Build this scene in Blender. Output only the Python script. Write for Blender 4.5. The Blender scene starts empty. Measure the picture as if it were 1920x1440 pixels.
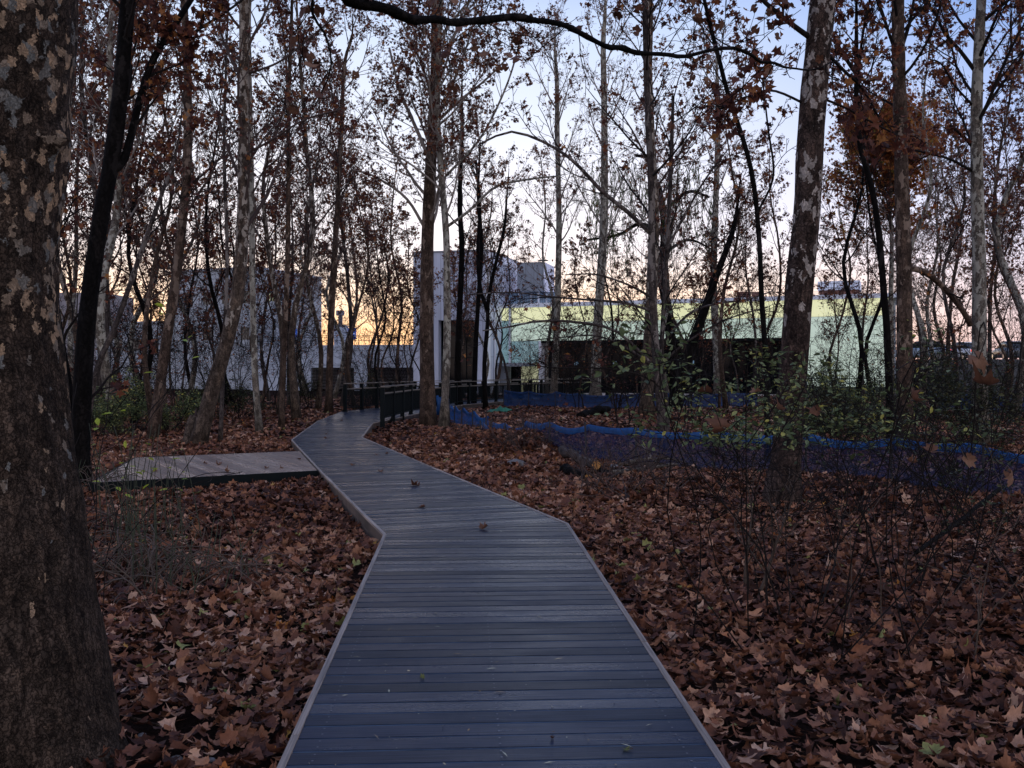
import bpy, math, random
import numpy as np
from mathutils import Vector, noise as mnoise

R = math.radians
SC = bpy.context.scene
COL = SC.collection
F, HY, CZ = 1800.0, 698.0, 1.8          # focal length in px of the 1920 frame, horizon row, eye height
DZ = 0.20                                # boardwalk surface above the leaf-covered ground
RNG = np.random.default_rng(7)


def X(px, Y): return (px - 960.0) * Y / F
def Z(py, Y): return CZ - (py - HY) * Y / F
def at(px, py, Y): return np.array((X(px, Y), Y, Z(py, Y)))
def gp(px, py, z=0.0):
    Y = F * (CZ - z) / (py - HY)
    return np.array((X(px, Y), Y))


def gz(x, y):
    return 0.035 * np.sin(0.9 * x + 1.3) * np.sin(0.7 * y + .4) + 0.025 * np.sin(1.7 * x - 0.9 * y) + 0.012 * np.sin(3.7 * x + 2.9 * y)


# ------------------------------------------------------------------ materials
def new_mat(name):
    m = bpy.data.materials.new(name)
    m.use_nodes = True
    nt = m.node_tree
    b = nt.nodes['Principled BSDF']
    return m, nt, b, nt.nodes.new, nt.links.new


def ramp(nt, stops, interp='LINEAR'):
    r = nt.nodes.new('ShaderNodeValToRGB')
    cr = r.color_ramp
    cr.interpolation = interp
    while len(cr.elements) < len(stops): cr.elements.new(0.5)
    for e, (p, c) in zip(cr.elements, stops):
        e.position = p
        e.color = (*c, 1) if len(c) == 3 else c
    return r


def noise(nt, vec=None, scale=5., detail=4., rough=.6, dim='3D'):
    n = nt.nodes.new('ShaderNodeTexNoise')
    n.inputs['Scale'].default_value = scale
    n.inputs['Detail'].default_value = detail
    n.inputs['Roughness'].default_value = rough
    if vec is not None: nt.links.new(vec, n.inputs['Vector'])
    return n


def mapping(nt, out, scale=(1, 1, 1), rot=(0, 0, 0)):
    m = nt.nodes.new('ShaderNodeMapping')
    m.inputs['Scale'].default_value = scale
    m.inputs['Rotation'].default_value = rot
    nt.links.new(out, m.inputs['Vector'])
    return m.outputs[0]


def mix(nt, fac, a, b, mode='MIX'):
    m = nt.nodes.new('ShaderNodeMix')
    m.data_type = 'RGBA'
    m.blend_type = mode
    for k, v in ((0, fac), (6, a), (7, b)):
        if isinstance(v, (int, float)): m.inputs[k].default_value = v
        elif isinstance(v, tuple): m.inputs[k].default_value = (*v, 1)
        else: nt.links.new(v, m.inputs[k])
    return m.outputs[2]


def bump(nt, b, height, strength=.5, dist=.02):
    n = nt.nodes.new('ShaderNodeBump')
    n.inputs['Strength'].default_value = strength
    n.inputs['Distance'].default_value = dist
    nt.links.new(height, n.inputs['Height'])
    nt.links.new(n.outputs[0], b.inputs['Normal'])


def attr(nt, name):
    a = nt.nodes.new('ShaderNodeAttribute')
    a.attribute_name = name
    return a


def objco(nt): return nt.nodes.new('ShaderNodeTexCoord').outputs['Object']


def plain(name, col, rough=.6, metal=0., var=.15, scale=3., spec=.4):
    m, nt, b, N, L = new_mat(name)
    n = noise(nt, objco(nt), scale, 5)
    r = ramp(nt, [(.3, tuple(c * (1 - var) for c in col)), (.7, tuple(min(1, c * (1 + var)) for c in col))])
    L(n.outputs[0], r.inputs[0])
    L(r.outputs[0], b.inputs['Base Color'])
    b.inputs['Roughness'].default_value = rough
    b.inputs['Metallic'].default_value = metal
    b.inputs['Specular IOR Level'].default_value = spec
    return m


def bark(name, base, dark, patch, amount, lo=0., hi=1., vscale=9., stretch=.45, bumpd=.02, patch2=None):
    """flaking bark: voronoi flakes of pale patch colour over a rough base; flakes grow commoner with height lo..hi"""
    m, nt, b, N, L = new_mat(name)
    co = objco(nt)
    warp = noise(nt, co, vscale * .9, 5, .65)
    add = N('ShaderNodeVectorMath'); add.operation = 'MULTIPLY_ADD'
    L(warp.outputs['Color'], add.inputs[0]); add.inputs[1].default_value = (2.3 / vscale, 2.3 / vscale, 2.8 / vscale); L(co, add.inputs[2])
    v = N('ShaderNodeTexVoronoi'); v.inputs['Scale'].default_value = vscale
    L(mapping(nt, add.outputs[0], (1, 1, stretch)), v.inputs['Vector'])
    sep = N('ShaderNodeSeparateColor'); L(v.outputs['Color'], sep.inputs[0])
    big = noise(nt, mapping(nt, co, (1, 1, .4)), 2.2, 3)
    s = N('ShaderNodeMath'); s.operation = 'MULTIPLY_ADD'
    L(big.outputs[0], s.inputs[0]); s.inputs[1].default_value = .9; L(sep.outputs[0], s.inputs[2])
    sepz = N('ShaderNodeSeparateXYZ'); L(co, sepz.inputs[0])
    mr = N('ShaderNodeMapRange'); L(sepz.outputs[2], mr.inputs[0])
    mr.inputs[1].default_value = lo; mr.inputs[2].default_value = hi
    mr.inputs[3].default_value = 1.62; mr.inputs[4].default_value = 1.62 - amount
    gt = N('ShaderNodeMath'); gt.operation = 'GREATER_THAN'
    L(s.outputs[0], gt.inputs[0]); L(mr.outputs[0], gt.inputs[1])
    fine = noise(nt, mapping(nt, co, (1, 1, .3)), 26., 6, .7)
    r = ramp(nt, [(.3, dark), (.62, base)]); L(fine.outputs[0], r.inputs[0])
    pr = ramp(nt, [(.2, tuple(c * .7 for c in patch)), (.8, patch)] if patch2 is None else [(.2, patch2), (.55, tuple(.6 * c + .2 * d for c, d in zip(patch, patch2))), (.85, patch)])
    L(sep.outputs[1], pr.inputs[0])
    mot = noise(nt, co, 4.5, 5)
    mr2 = ramp(nt, [(.35, (.5, .5, .5)), (.65, (1, 1, 1))]); L(mot.outputs[0], mr2.inputs[0])
    base_c = mix(nt, 1., r.outputs[0], mr2.outputs[0], 'MULTIPLY')
    tone = ramp(nt, [(0, (.45, .42, .42)), (.5, (.95, .95, 1.)), (1, (1.6, 1.5, 1.45))]); L(sep.outputs[2], tone.inputs[0])
    base_c = mix(nt, .75, base_c, tone.outputs[0], 'MULTIPLY')
    ed = N('ShaderNodeTexVoronoi'); ed.feature = 'DISTANCE_TO_EDGE'; ed.inputs['Scale'].default_value = vscale * 1.9
    L(mapping(nt, add.outputs[0], (1, 1, stretch * .8)), ed.inputs['Vector'])
    er = ramp(nt, [(0, (.25, .23, .23)), (.09, (.9, .9, .9)), (.2, (1.05, 1.05, 1.05))]); L(ed.outputs['Distance'], er.inputs[0])
    base_c = mix(nt, .85, base_c, er.outputs[0], 'MULTIPLY')
    c = mix(nt, gt.outputs[0], base_c, pr.outputs[0])
    L(c, b.inputs['Base Color'])
    b.inputs['Roughness'].default_value = .9
    b.inputs['Specular IOR Level'].default_value = .08
    h = N('ShaderNodeMath'); h.operation = 'MULTIPLY_ADD'
    L(er.outputs[0], h.inputs[0]); h.inputs[1].default_value = .8; L(fine.outputs[0], h.inputs[2])
    bump(nt, b, h.outputs[0], .8, bumpd)
    return m


def leafmat(name, stops, transl=.35, rough=.6, spec=.25, veins=False):
    m, nt, b, N, L = new_mat(name)
    a = attr(nt, 'tint')
    r = ramp(nt, stops); L(a.outputs['Fac'], r.inputs[0])
    n = noise(nt, objco(nt), 30., 3)
    rr = ramp(nt, [(.3, (.65, .65, .65)), (.7, (1.1, 1.1, 1.1))]); L(n.outputs[0], rr.inputs[0])
    c = mix(nt, 1., r.outputs[0], rr.outputs[0], 'MULTIPLY')
    if veins:
        vv = N('ShaderNodeVectorMath'); vv.operation = 'DOT_PRODUCT'
        ve = attr(nt, 'vein')
        vr = ramp(nt, [(.0, (1.25, 1.2, 1.15)), (.10, (1., 1., 1.)), (.5, (.9, .9, .9)), (1., (1., 1., 1.))]); L(ve.outputs['Fac'], vr.inputs[0])
        c = mix(nt, 1., c, vr.outputs[0], 'MULTIPLY')
    L(c, b.inputs['Base Color'])
    b.inputs['Roughness'].default_value = rough
    b.inputs['Specular IOR Level'].default_value = spec
    if transl:
        t = N('ShaderNodeBsdfTranslucent'); L(c, t.inputs['Color'])
        ms = N('ShaderNodeMixShader'); ms.inputs[0].default_value = transl
        L(b.outputs[0], ms.inputs[1]); L(t.outputs[0], ms.inputs[2])
        out = [x for x in nt.nodes if x.type == 'OUTPUT_MATERIAL'][0]
        L(ms.outputs[0], out.inputs['Surface'])
    return m


def deckmat(name, stops, rlo, rhi, bstr=.25):
    m, nt, b, N, L = new_mat(name)
    a = attr(nt, 'tint'); p = attr(nt, 'pl')
    r = ramp(nt, stops); L(a.outputs['Fac'], r.inputs[0])
    st = noise(nt, mapping(nt, p.outputs['Vector'], (1.2, 45, 1)), 1.6, 6, .65)
    blot = noise(nt, mapping(nt, p.outputs['Vector'], (1, 2.5, 1)), 1.3, 5, .6)
    sr = ramp(nt, [(.3, (.4, .4, .4)), (.7, (1.5, 1.5, 1.5))]); L(st.outputs[0], sr.inputs[0])
    c = mix(nt, 1., r.outputs[0], sr.outputs[0], 'MULTIPLY')
    br = ramp(nt, [(.3, (.72, .72, .74)), (.7, (1.15, 1.12, 1.1))]); L(blot.outputs[0], br.inputs[0])
    c = mix(nt, 1., c, br.outputs[0], 'MULTIPLY')
    L(c, b.inputs['Base Color'])
    mx = N('ShaderNodeMath'); mx.operation = 'MULTIPLY_ADD'
    L(st.outputs[0], mx.inputs[0]); mx.inputs[1].default_value = .35; L(blot.outputs[0], mx.inputs[2])
    ta = N('ShaderNodeMath'); ta.operation = 'MULTIPLY_ADD'
    L(a.outputs['Fac'], ta.inputs[0]); ta.inputs[1].default_value = .35; L(mx.outputs[0], ta.inputs[2])
    mr = N('ShaderNodeMapRange'); L(ta.outputs[0], mr.inputs[0])
    mr.inputs[1].default_value = .5; mr.inputs[2].default_value = 1.15
    mr.inputs[3].default_value = rhi; mr.inputs[4].default_value = rlo
    L(mr.outputs[0], b.inputs['Roughness'])
    b.inputs['Specular IOR Level'].default_value = .38
    bump(nt, b, st.outputs[0], bstr, .003)
    return m


def glass(name, col, rough=.08, emit=None, strength=0., spec=.6):
    m, nt, b, N, L = new_mat(name)
    n = noise(nt, objco(nt), .35, 3)
    r = ramp(nt, [(.3, tuple(c * .8 for c in col)), (.7, tuple(c * 1.1 for c in col))]); L(n.outputs[0], r.inputs[0])
    L(r.outputs[0], b.inputs['Base Color'])
    b.inputs['Roughness'].default_value = rough
    b.inputs['Specular IOR Level'].default_value = spec
    if emit:
        b.inputs['Emission Color'].default_value = (*emit, 1)
        b.inputs['Emission Strength'].default_value = strength
    return m


def cladding(name, col, pw=.9, ph=3.2, rough=.45):
    """flat panels with thin dark joints, in the wall's own u/z plane (attribute pl)"""
    m, nt, b, N, L = new_mat(name)
    p = attr(nt, 'pl')
    br = N('ShaderNodeTexBrick'); L(p.outputs['Vector'], br.inputs['Vector'])
    br.offset = 0.; br.inputs['Scale'].default_value = 1.
    br.inputs['Brick Width'].default_value = pw; br.inputs['Row Height'].default_value = ph
    br.inputs['Mortar Size'].default_value = .018
    br.inputs['Color1'].default_value = (*[c * .93 for c in col], 1)
    br.inputs['Color2'].default_value = (*[c * 1.07 for c in col], 1)
    br.inputs['Mortar'].default_value = (*[c * .45 for c in col], 1)
    st = noise(nt, mapping(nt, p.outputs['Vector'], (3, .25, 3)), 1., 5)
    sr = ramp(nt, [(.3, (.85, .85, .85)), (.7, (1.08, 1.08, 1.08))]); L(st.outputs[0], sr.inputs[0])
    c = mix(nt, 1., br.outputs[0], sr.outputs[0], 'MULTIPLY')
    L(c, b.inputs['Base Color'])
    b.inputs['Roughness'].default_value = rough
    return m


def netmat(name, col, alpha):
    m, nt, b, N, L = new_mat(name)
    n = noise(nt, objco(nt), 6., 4)
    r = ramp(nt, [(.3, tuple(c * .7 for c in col)), (.7, tuple(c * 1.2 for c in col))]); L(n.outputs[0], r.inputs[0])
    L(r.outputs[0], b.inputs['Base Color'])
    b.inputs['Roughness'].default_value = .6
    t = N('ShaderNodeBsdfTransparent')
    tl = N('ShaderNodeBsdfTranslucent'); L(r.outputs[0], tl.inputs['Color'])
    m1 = N('ShaderNodeMixShader'); m1.inputs[0].default_value = .45
    L(b.outputs[0], m1.inputs[1]); L(tl.outputs[0], m1.inputs[2])
    wv = N('ShaderNodeMapRange'); L(n.outputs[0], wv.inputs[0])
    wv.inputs[1].default_value = .3; wv.inputs[2].default_value = .7
    wv.inputs[3].default_value = alpha - .08; wv.inputs[4].default_value = min(1, alpha + .08)
    m2 = N('ShaderNodeMixShader'); L(wv.outputs[0], m2.inputs[0])
    L(t.outputs[0], m2.inputs[1]); L(m1.outputs[0], m2.inputs[2])
    out = [x for x in nt.nodes if x.type == 'OUTPUT_MATERIAL'][0]
    L(m2.outputs[0], out.inputs['Surface'])
    return m


M = {}
M['bark_big'] = bark('bark_big', (.082, .06, .046), (.018, .0135, .011), (.34, .235, .155), .44, .5, 2.3, 29., .66, .02, (.14, .14, .135))
M['bark_syc'] = bark('bark_syc', (.15, .115, .09), (.05, .04, .034), (.34, .30, .26), .5, .8, 5.5, 12., .42, .02)
M['bark_right'] = bark('bark_right', (.095, .067, .056), (.026, .02, .018), (.36, .32, .295), .5, 1.2, 4.6, 17., .45, .025)
M['bark_pale'] = bark('bark_pale', (.22, .2, .17), (.10, .085, .07), (.34, .33, .29), .6, .2, 3., 14., .4, .012)
M['bark_brown'] = bark('bark_brown', (.12, .085, .065), (.05, .036, .03), (.2, .15, .12), .35, 0., 4., 9., .3, .015)
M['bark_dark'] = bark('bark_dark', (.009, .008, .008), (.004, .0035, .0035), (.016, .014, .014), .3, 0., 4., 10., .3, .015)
M['bark_grey'] = bark('bark_grey', (.10, .085, .08), (.045, .038, .036), (.17, .15, .14), .4, 0., 4., 9., .3, .012)
M['twig'] = plain('twig', (.055, .04, .037), .9, var=.3, spec=.1)
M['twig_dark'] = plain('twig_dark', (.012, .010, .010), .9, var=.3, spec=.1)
M['twig_pale'] = plain('twig_pale', (.20, .175, .16), .9, var=.3, spec=.1)
M['leaf_tree'] = leafmat('leaf_tree', [(0, (.055, .02, .018)), (.5, (.14, .048, .033)), (.85, (.25, .088, .04)), (1, (.42, .18, .055))], .5)
M['leaf_orange'] = leafmat('leaf_orange', [(0, (.22, .065, .03)), (.5, (.46, .15, .05)), (.85, (.55, .24, .06)), (1, (.3, .28, .06))], .6)
M['leaf_green'] = leafmat('leaf_green', [(0, (.045, .06, .022)), (.4, (.10, .135, .055)), (.75, (.19, .235, .11)), (.9, (.32, .33, .11)), (1, (.42, .38, .08))], .35, .5)
M['leaf_ever'] = leafmat('leaf_ever', [(0, (.018, .022, .012)), (.6, (.04, .052, .022)), (1, (.11, .10, .04))], .3, .5)
M['leaf_willow'] = leafmat('leaf_willow', [(0, (.05, .075, .03)), (.6, (.12, .16, .06)), (1, (.2, .22, .08))], .5)
M['leaf_lime'] = leafmat('leaf_lime', [(0, (.3, .4, .05)), (.5, (.45, .5, .06)), (1, (.25, .38, .12))], .4)
M['leaf_dead'] = leafmat('leaf_dead', [(0, (.055, .02, .013)), (.5, (.13, .058, .034)), (1, (.25, .14, .09))], .2, .65, veins=True)
M['litter'] = leafmat('litter', [(0, (.035, .013, .009)), (.22, (.10, .038, .025)), (.48, (.235, .094, .052)), (.7, (.39, .19, .11)), (.88, (.56, .36, .26)), (.95, (.38, .11, .022)), (.985, (.42, .23, .05)), (1, (.25, .24, .08))], .12, .62, .18, veins=True)
M['deck'] = deckmat('deck', [(0, (.002, .005, .014)), (.45, (.004, .011, .034)), (.85, (.016, .028, .058)), (.95, (.055, .085, .15)), (1, (.07, .105, .17))], .16, .5, .5)  # sky's blue reflection put into the board colour; palest stops paint lit edges
M['platform'] = deckmat('platform', [(0, (.17, .12, .10)), (.5, (.27, .20, .165)), (.85, (.38, .285, .235)), (1, (.42, .33, .28))], .2, .42)
M['edge'] = deckmat('edge', [(0, (.2, .17, .15)), (1, (.32, .27, .235))], .5, .7)
M['fascia'] = deckmat('fascia', [(0, (.045, .035, .032)), (1, (.085, .065, .058))], .5, .75)
M['steel_dark'] = plain('steel_dark', (.0025, .005, .0065), .6, var=.2, spec=.1)
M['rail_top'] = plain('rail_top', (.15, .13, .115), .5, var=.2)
M['net'] = netmat('net', (.008, .022, .085), .68)
M['net_hem'] = netmat('net_hem', (.011, .09, .28), .92)
M['net_far'] = netmat('net_far', (.01, .045, .15), .86)
M['screw'] = plain('screw', (.2, .2, .22), .4, metal=.6)
M['net_bright'] = netmat('net_bright', (.018, .085, .28), .82)  # brighter copy of the net: backlight and doubled layers put into its colour
M['stake'] = plain('stake', (.02, .02, .025), .7)
M['stone'] = plain('stone', (.12, .115, .12), .9, var=.4, scale=14)
M['soil'] = plain('soil', (.055, .045, .04), .95, var=.5, scale=9)
M['cutwood'] = plain('cutwood', (.36, .17, .05), .8, var=.3, scale=20)
M['tarp'] = plain('tarp', (.015, .13, .08), .5, var=.3)
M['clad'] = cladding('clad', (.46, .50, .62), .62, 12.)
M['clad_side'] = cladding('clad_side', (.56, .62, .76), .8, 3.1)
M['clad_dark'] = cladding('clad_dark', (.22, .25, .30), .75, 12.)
M['white_paint'] = plain('white_paint', (.78, .82, .9), .5, var=.08, scale=.6)
M['white_block'] = cladding('white_block', (.31, .34, .39), 6., 3.3, .7)
M['grey_block'] = cladding('grey_block', (.2, .19, .22), 3., 3., .7)
M['concrete'] = cladding('concrete', (.36, .40, .48), 3.6, 1.3, .8)
M['blackglass'] = glass('blackglass', (.003, .004, .006), .05, spec=.16)
M['teal_glass'] = glass('teal_glass', (.16, .26, .29), .12, (.32, .52, .56), .28)
M['band_yellow'] = glass('band_yellow', (.55, .55, .4), .3, (.84, .85, .46), .62)
M['band_green'] = glass('band_green', (.5, .57, .5), .28, (.56, .70, .56), .48)
M['lobby'] = glass('lobby', (.4, .4, .2), .3, (.75, .78, .5), .25)
M['blue_glass'] = glass('blue_glass', (.3, .42, .55), .1)
M['win_dark'] = glass('win_dark', (.02, .025, .03), .15)
M['placard'] = plain('placard', (.33, .58, .75), .5, var=.1)
M['sign_blue'] = plain('sign_blue', (.01, .12, .62), .5, var=.1)
M['sign_white'] = plain('sign_white', (.75, .8, .85), .5, var=.05)
M['rust'] = plain('rust', (.19, .09, .065), .8, var=.25)
M['asphalt'] = plain('asphalt', (.05, .05, .052), .9, var=.2, scale=8)
M['paving'] = plain('paving', (.36, .30, .27), .85, var=.2, scale=2)
M['car_silver'] = plain('car_silver', (.34, .42, .52), .25, metal=.4, var=.03)
M['car_white'] = plain('car_white', (.7, .72, .75), .3, var=.03)
M['car_grey'] = plain('car_grey', (.1, .11, .13), .3, metal=.4, var=.03)
M['tyre'] = plain('tyre', (.015, .015, .016), .85)
M['alloy'] = plain('alloy', (.45, .46, .48), .35, metal=.8)
M['taillight'] = glass('taillight', (.5, .03, .02), .2, (1., .08, .03), .9)
M['headlight'] = glass('headlight', (.7, .72, .75), .1)
M['reed'] = plain('reed', (.028, .036, .02), .8, var=.5, scale=2)
M['reed_dry'] = plain('reed_dry', (.06, .042, .032), .85, var=.5, scale=2)


# ------------------------------------------------------------------ mesh building
class Geo:
    def __init__(self):
        self.v, self.q, self.t, self.n = [], [], [], 0
        self.tv, self.qt, self.tt, self.pl, self.vn = [], [], [], [], []
        self.extra = False

    def add(self, v, quads=None, tris=None, tint=0.5, pl=None, vein=None):
        v = np.asarray(v, dtype=np.float32).reshape(-1, 3)
        self.v.append(v)
        nv = len(v)
        self.tv.append(np.broadcast_to(np.asarray(tint, dtype=np.float32), (nv,)))
        self.pl.append(np.asarray(pl, dtype=np.float32).reshape(-1, 3) if pl is not None else v)
        self.vn.append(np.broadcast_to(np.asarray(1. if vein is None else vein, dtype=np.float32), (nv,)))
        if quads is not None and len(quads): self.q.append(np.asarray(quads, dtype=np.int32).reshape(-1, 4) + self.n)
        if tris is not None and len(tris): self.t.append(np.asarray(tris, dtype=np.int32).reshape(-1, 3) + self.n)
        self.n += nv

    def tube(self, pts, r, n=6, cap=True, tint=.5):
        p = np.asarray(pts, dtype=np.float64)
        k = len(p)
        r = np.broadcast_to(np.asarray(r, dtype=np.float64), (k,))
        t = np.gradient(p, axis=0)
        t /= np.linalg.norm(t, axis=1)[:, None] + 1e-9
        d = p[-1] - p[0]
        ref = np.zeros(3); ref[int(np.argmin(np.abs(d)))] = 1.
        u = np.cross(t, ref); u /= np.linalg.norm(u, axis=1)[:, None] + 1e-9
        w = np.cross(t, u)
        a = np.arange(n) * (2 * math.pi / n)
        v = p[:, None, :] + r[:, None, None] * (np.cos(a)[None, :, None] * u[:, None, :] + np.sin(a)[None, :, None] * w[:, None, :])
        i = np.arange(k - 1)[:, None] * n; j = np.arange(n)[None, :]; j2 = (j + 1) % n
        q = np.stack((i + j, i + j2, i + n + j2, i + n + j), -1).reshape(-1, 4)
        tr = []
        v = v.reshape(-1, 3)
        if cap:
            v = np.vstack((v, p[0], p[-1]))
            for jj in range(n):
                tr.append((k * n, (jj + 1) % n, jj)); tr.append((k * n + 1, (k - 1) * n + jj, (k - 1) * n + (jj + 1) % n))
        self.add(v, q, tr, tint)

    def hexa(self, c, tint=.5, pl=None):
        """c: 8 corners, bottom ring 0-3 counter-clockwise seen from above, top ring 4-7"""
        self.add(c, [(3, 2, 1, 0), (4, 5, 6, 7), (0, 1, 5, 4), (1, 2, 6, 5), (2, 3, 7, 6), (3, 0, 4, 7)], None, tint, pl)

    def box(self, x0, x1, y0, y1, z0, z1, tint=.5):
        self.hexa([(x0, y0, z0), (x1, y0, z0), (x1, y1, z0), (x0, y1, z0), (x0, y0, z1), (x1, y0, z1), (x1, y1, z1), (x0, y1, z1)], tint)

    def slab(self, A, u, n, u0, u1, z0, z1, d0, d1, tint=.5):
        """box in a wall frame: A origin (x,y), u along the wall, n outward"""
        A, u, n = (np.asarray(k[:2], dtype=float) for k in (A, u, n))
        c, pl = [], []
        for z in (z0, z1):
            for (a, d) in ((u0, d0), (u1, d0), (u1, d1), (u0, d1)):
                q = A + u * a + n * d
                c.append((q[0], q[1], z)); pl.append((a + d, z, 0))
        self.hexa(c, tint, pl)

    def prism(self, poly, z0, z1, tint=.5, pl=None):
        """convex polygon extruded"""
        k = len(poly)
        v = [(p[0], p[1], z0) for p in poly] + [(p[0], p[1], z1) for p in poly]
        tr = []
        for i in range(1, k - 1): tr += [(0, i + 1, i), (k, k + i, k + i + 1)]
        q = [(i, (i + 1) % k, k + (i + 1) % k, k + i) for i in range(k)]
        self.add(v, q, tr, tint, None if pl is None else list(pl) + list(pl))

    def build(self, name, mat, parent=None, smooth=False, loc=None, link=True):
        me = bpy.data.meshes.new(name)
        v = np.vstack(self.v)
        if loc is not None: v = v - np.asarray(loc, dtype=np.float32)
        nq = sum(len(a) for a in self.q); nt_ = sum(len(a) for a in self.t)
        loops = np.concatenate([a.ravel() for a in self.q] + [a.ravel() for a in self.t]) if nq + nt_ else np.zeros(0, np.int32)
        me.vertices.add(len(v)); me.vertices.foreach_set('co', v.ravel())
        me.loops.add(len(loops)); me.loops.foreach_set('vertex_index', loops.astype(np.int32))
        me.polygons.add(nq + nt_)
        st = np.concatenate((np.arange(nq) * 4, nq * 4 + np.arange(nt_) * 3)).astype(np.int32)
        me.polygons.foreach_set('loop_start', st)
        me.polygons.foreach_set('use_smooth', np.full(nq + nt_, smooth))
        a = me.attributes.new('tint', 'FLOAT', 'POINT'); a.data.foreach_set('value', np.concatenate(self.tv).astype(np.float32))
        a = me.attributes.new('pl', 'FLOAT_VECTOR', 'POINT'); a.data.foreach_set('vector', np.vstack(self.pl).astype(np.float32).ravel())
        a = me.attributes.new('vein', 'FLOAT', 'POINT'); a.data.foreach_set('value', np.concatenate(self.vn).astype(np.float32))
        me.update(calc_edges=True)
        me.materials.append(mat)
        o = bpy.data.objects.new(name, me)
        COL.objects.link(o)
        if parent is not None: o.parent = parent
        elif loc is not None: o.location = loc
        return o


def tag(o, label=None, cat=None, group=None, kind=None):
    if label: o['label'] = label
    if cat: o['category'] = cat
    if group: o['group'] = group
    if kind: o['kind'] = kind
    return o


def empty(name, loc, label, cat, group=None):
    o = bpy.data.objects.new(name, None)
    o.empty_display_size = .3
    COL.objects.link(o)
    o.location = loc
    return tag(o, label, cat, group)


def copy_tree(o, parent=None):
    c = o.copy(); COL.objects.link(c); c.parent = parent
    for ch in list(o.children): copy_tree(ch, c)
    return c


# ------------------------------------------------------------------ leaf templates
def sycamore(nout, ring, rng, curl):
    """five-lobed leaf about 1 unit across, in the xy plane, curled in z; returns verts, quads, tris, vein"""
    lobes = [(-115, .62), (-58, .86), (0, 1.), (58, .86), (115, .62)]
    ang = np.linspace(-165, 165, nout)
    rad = np.full(nout, .34)
    for a0, l in lobes:
        rad = np.maximum(rad, l * .55 * np.clip(1 - np.abs(ang - a0) / 34., 0, 1) ** .8 * 1.0 + .0)
    rad = np.maximum(rad, .30) * (1 + .10 * rng.standard_normal(nout) * (nout > 12))
    a = np.radians(ang)
    ox, oy = np.sin(a) * rad, np.cos(a) * rad
    vs = [(0, -.05, 0)]
    vein = [0.]
    if ring:
        vs += list(zip(ox * .52, oy * .52, ox * 0)); vein += [.15 + .85 * min(1, min(abs(x - l[0]) for l in lobes) / 24.) for x in ang]
    vs += list(zip(ox, oy, ox * 0)); vein += [.1 + .9 * min(1, min(abs(x - l[0]) for l in lobes) / 24.) for x in ang]
    v = np.array(vs)
    c1, c2, c3, ph, th = curl
    s = v[:, 0] * math.cos(th) + v[:, 1] * math.sin(th)
    rr = np.hypot(v[:, 0], v[:, 1]); aa = np.arctan2(v[:, 0], v[:, 1])
    v[:, 2] = c1 * s ** 2 + c2 * rr ** 2 * np.sin(2.5 * aa + ph) + c3 * rr ** 2 + .10 * rr * (np.array(vein) - .5) * (ring > 0)
    if abs(c1) > .9:
        v[:, 0] *= .8
    q, t = [], []
    n = nout
    for i in range(n - 1):
        t.append((0, 1 + i + 1, 1 + i))
        if ring: q.append((1 + i, 1 + i + 1, 1 + n + i + 1, 1 + n + i))
    return v, np.array(q, int).reshape(-1, 4), np.array(t, int), np.array(vein)


def rand_quat(rng, n):
    q = rng.standard_normal((n, 4)); q /= np.linalg.norm(q, axis=1)[:, None]
    w, x, y, z = q.T
    return np.stack((np.stack((1 - 2 * (y * y + z * z), 2 * (x * y - z * w), 2 * (x * z + y * w)), -1),
                     np.stack((2 * (x * y + z * w), 1 - 2 * (x * x + z * z), 2 * (y * z - x * w)), -1),
                     np.stack((2 * (x * z - y * w), 2 * (y * z + x * w), 1 - 2 * (x * x + y * y)), -1)), -2)


def lay_rot(rng, n, tilt):
    yaw = rng.uniform(0, 2 * math.pi, n); ax = rng.uniform(0, 2 * math.pi, n)
    ti = np.abs(rng.normal(0, tilt, n))
    cy, sy = np.cos(yaw), np.sin(yaw); z = np.zeros(n); o = np.ones(n)
    Rz = np.stack((np.stack((cy, -sy, z), -1), np.stack((sy, cy, z), -1), np.stack((z, z, o), -1)), -2)
    kx, ky = np.cos(ax), np.sin(ax); c, s = np.cos(ti), np.sin(ti)
    Rt = np.stack((np.stack((c + kx * kx * (1 - c), kx * ky * (1 - c), ky * s), -1),
                   np.stack((kx * ky * (1 - c), c + ky * ky * (1 - c), -kx * s), -1),
                   np.stack((-ky * s, kx * s, c), -1)), -2)
    return Rt @ Rz


def scatter(geo, tmpl, pos, size, rot, tint):
    v, q, t, vein = tmpl
    n, k = len(pos), len(v)
    if n == 0: return
    w = np.einsum('nij,kj->nki', rot, v) * np.asarray(size)[:, None, None] + pos[:, None, :]
    off = (np.arange(n) * k)[:, None, None]
    geo.add(w.reshape(-1, 3), (q[None] + off).reshape(-1, 4) if len(q) else None, (t[None] + off).reshape(-1, 3), np.repeat(tint, k), None, np.tile(vein, n))


_r = np.random.default_rng(3)
def _curl(k): return (k * _r.uniform(-1.7, 1.7), _r.uniform(-.8, .8) * k, _r.uniform(-.3, 1.1) * k, _r.uniform(0, 6.3), _r.uniform(0, 6.3))
T_NEAR = [sycamore(25, True, _r, _curl(1.0)) for _ in range(9)]
for i_, T_ in enumerate(T_NEAR):
    T_[0][:, 0] *= (1, .9, .55, 1, .7, .45, 1, .85, .6)[i_]
    if i_ in (2, 5): T_[0][:, 1] *= 1.15
def broken(T, lo, hi):
    n = (len(T[0]) - 1) // 2; k = [i for i in range(n - 1) if lo <= i < hi]
    return (T[0], np.array([T[1][i] for i in k]), np.array([T[2][i] for i in k]), T[3])
T_NEAR += [broken(T_NEAR[0], 0, 13), broken(T_NEAR[4], 6, 24), broken(T_NEAR[7], 9, 20)]
T_MID = [sycamore(13, False, _r, _curl(.9)) for _ in range(6)]
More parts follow.
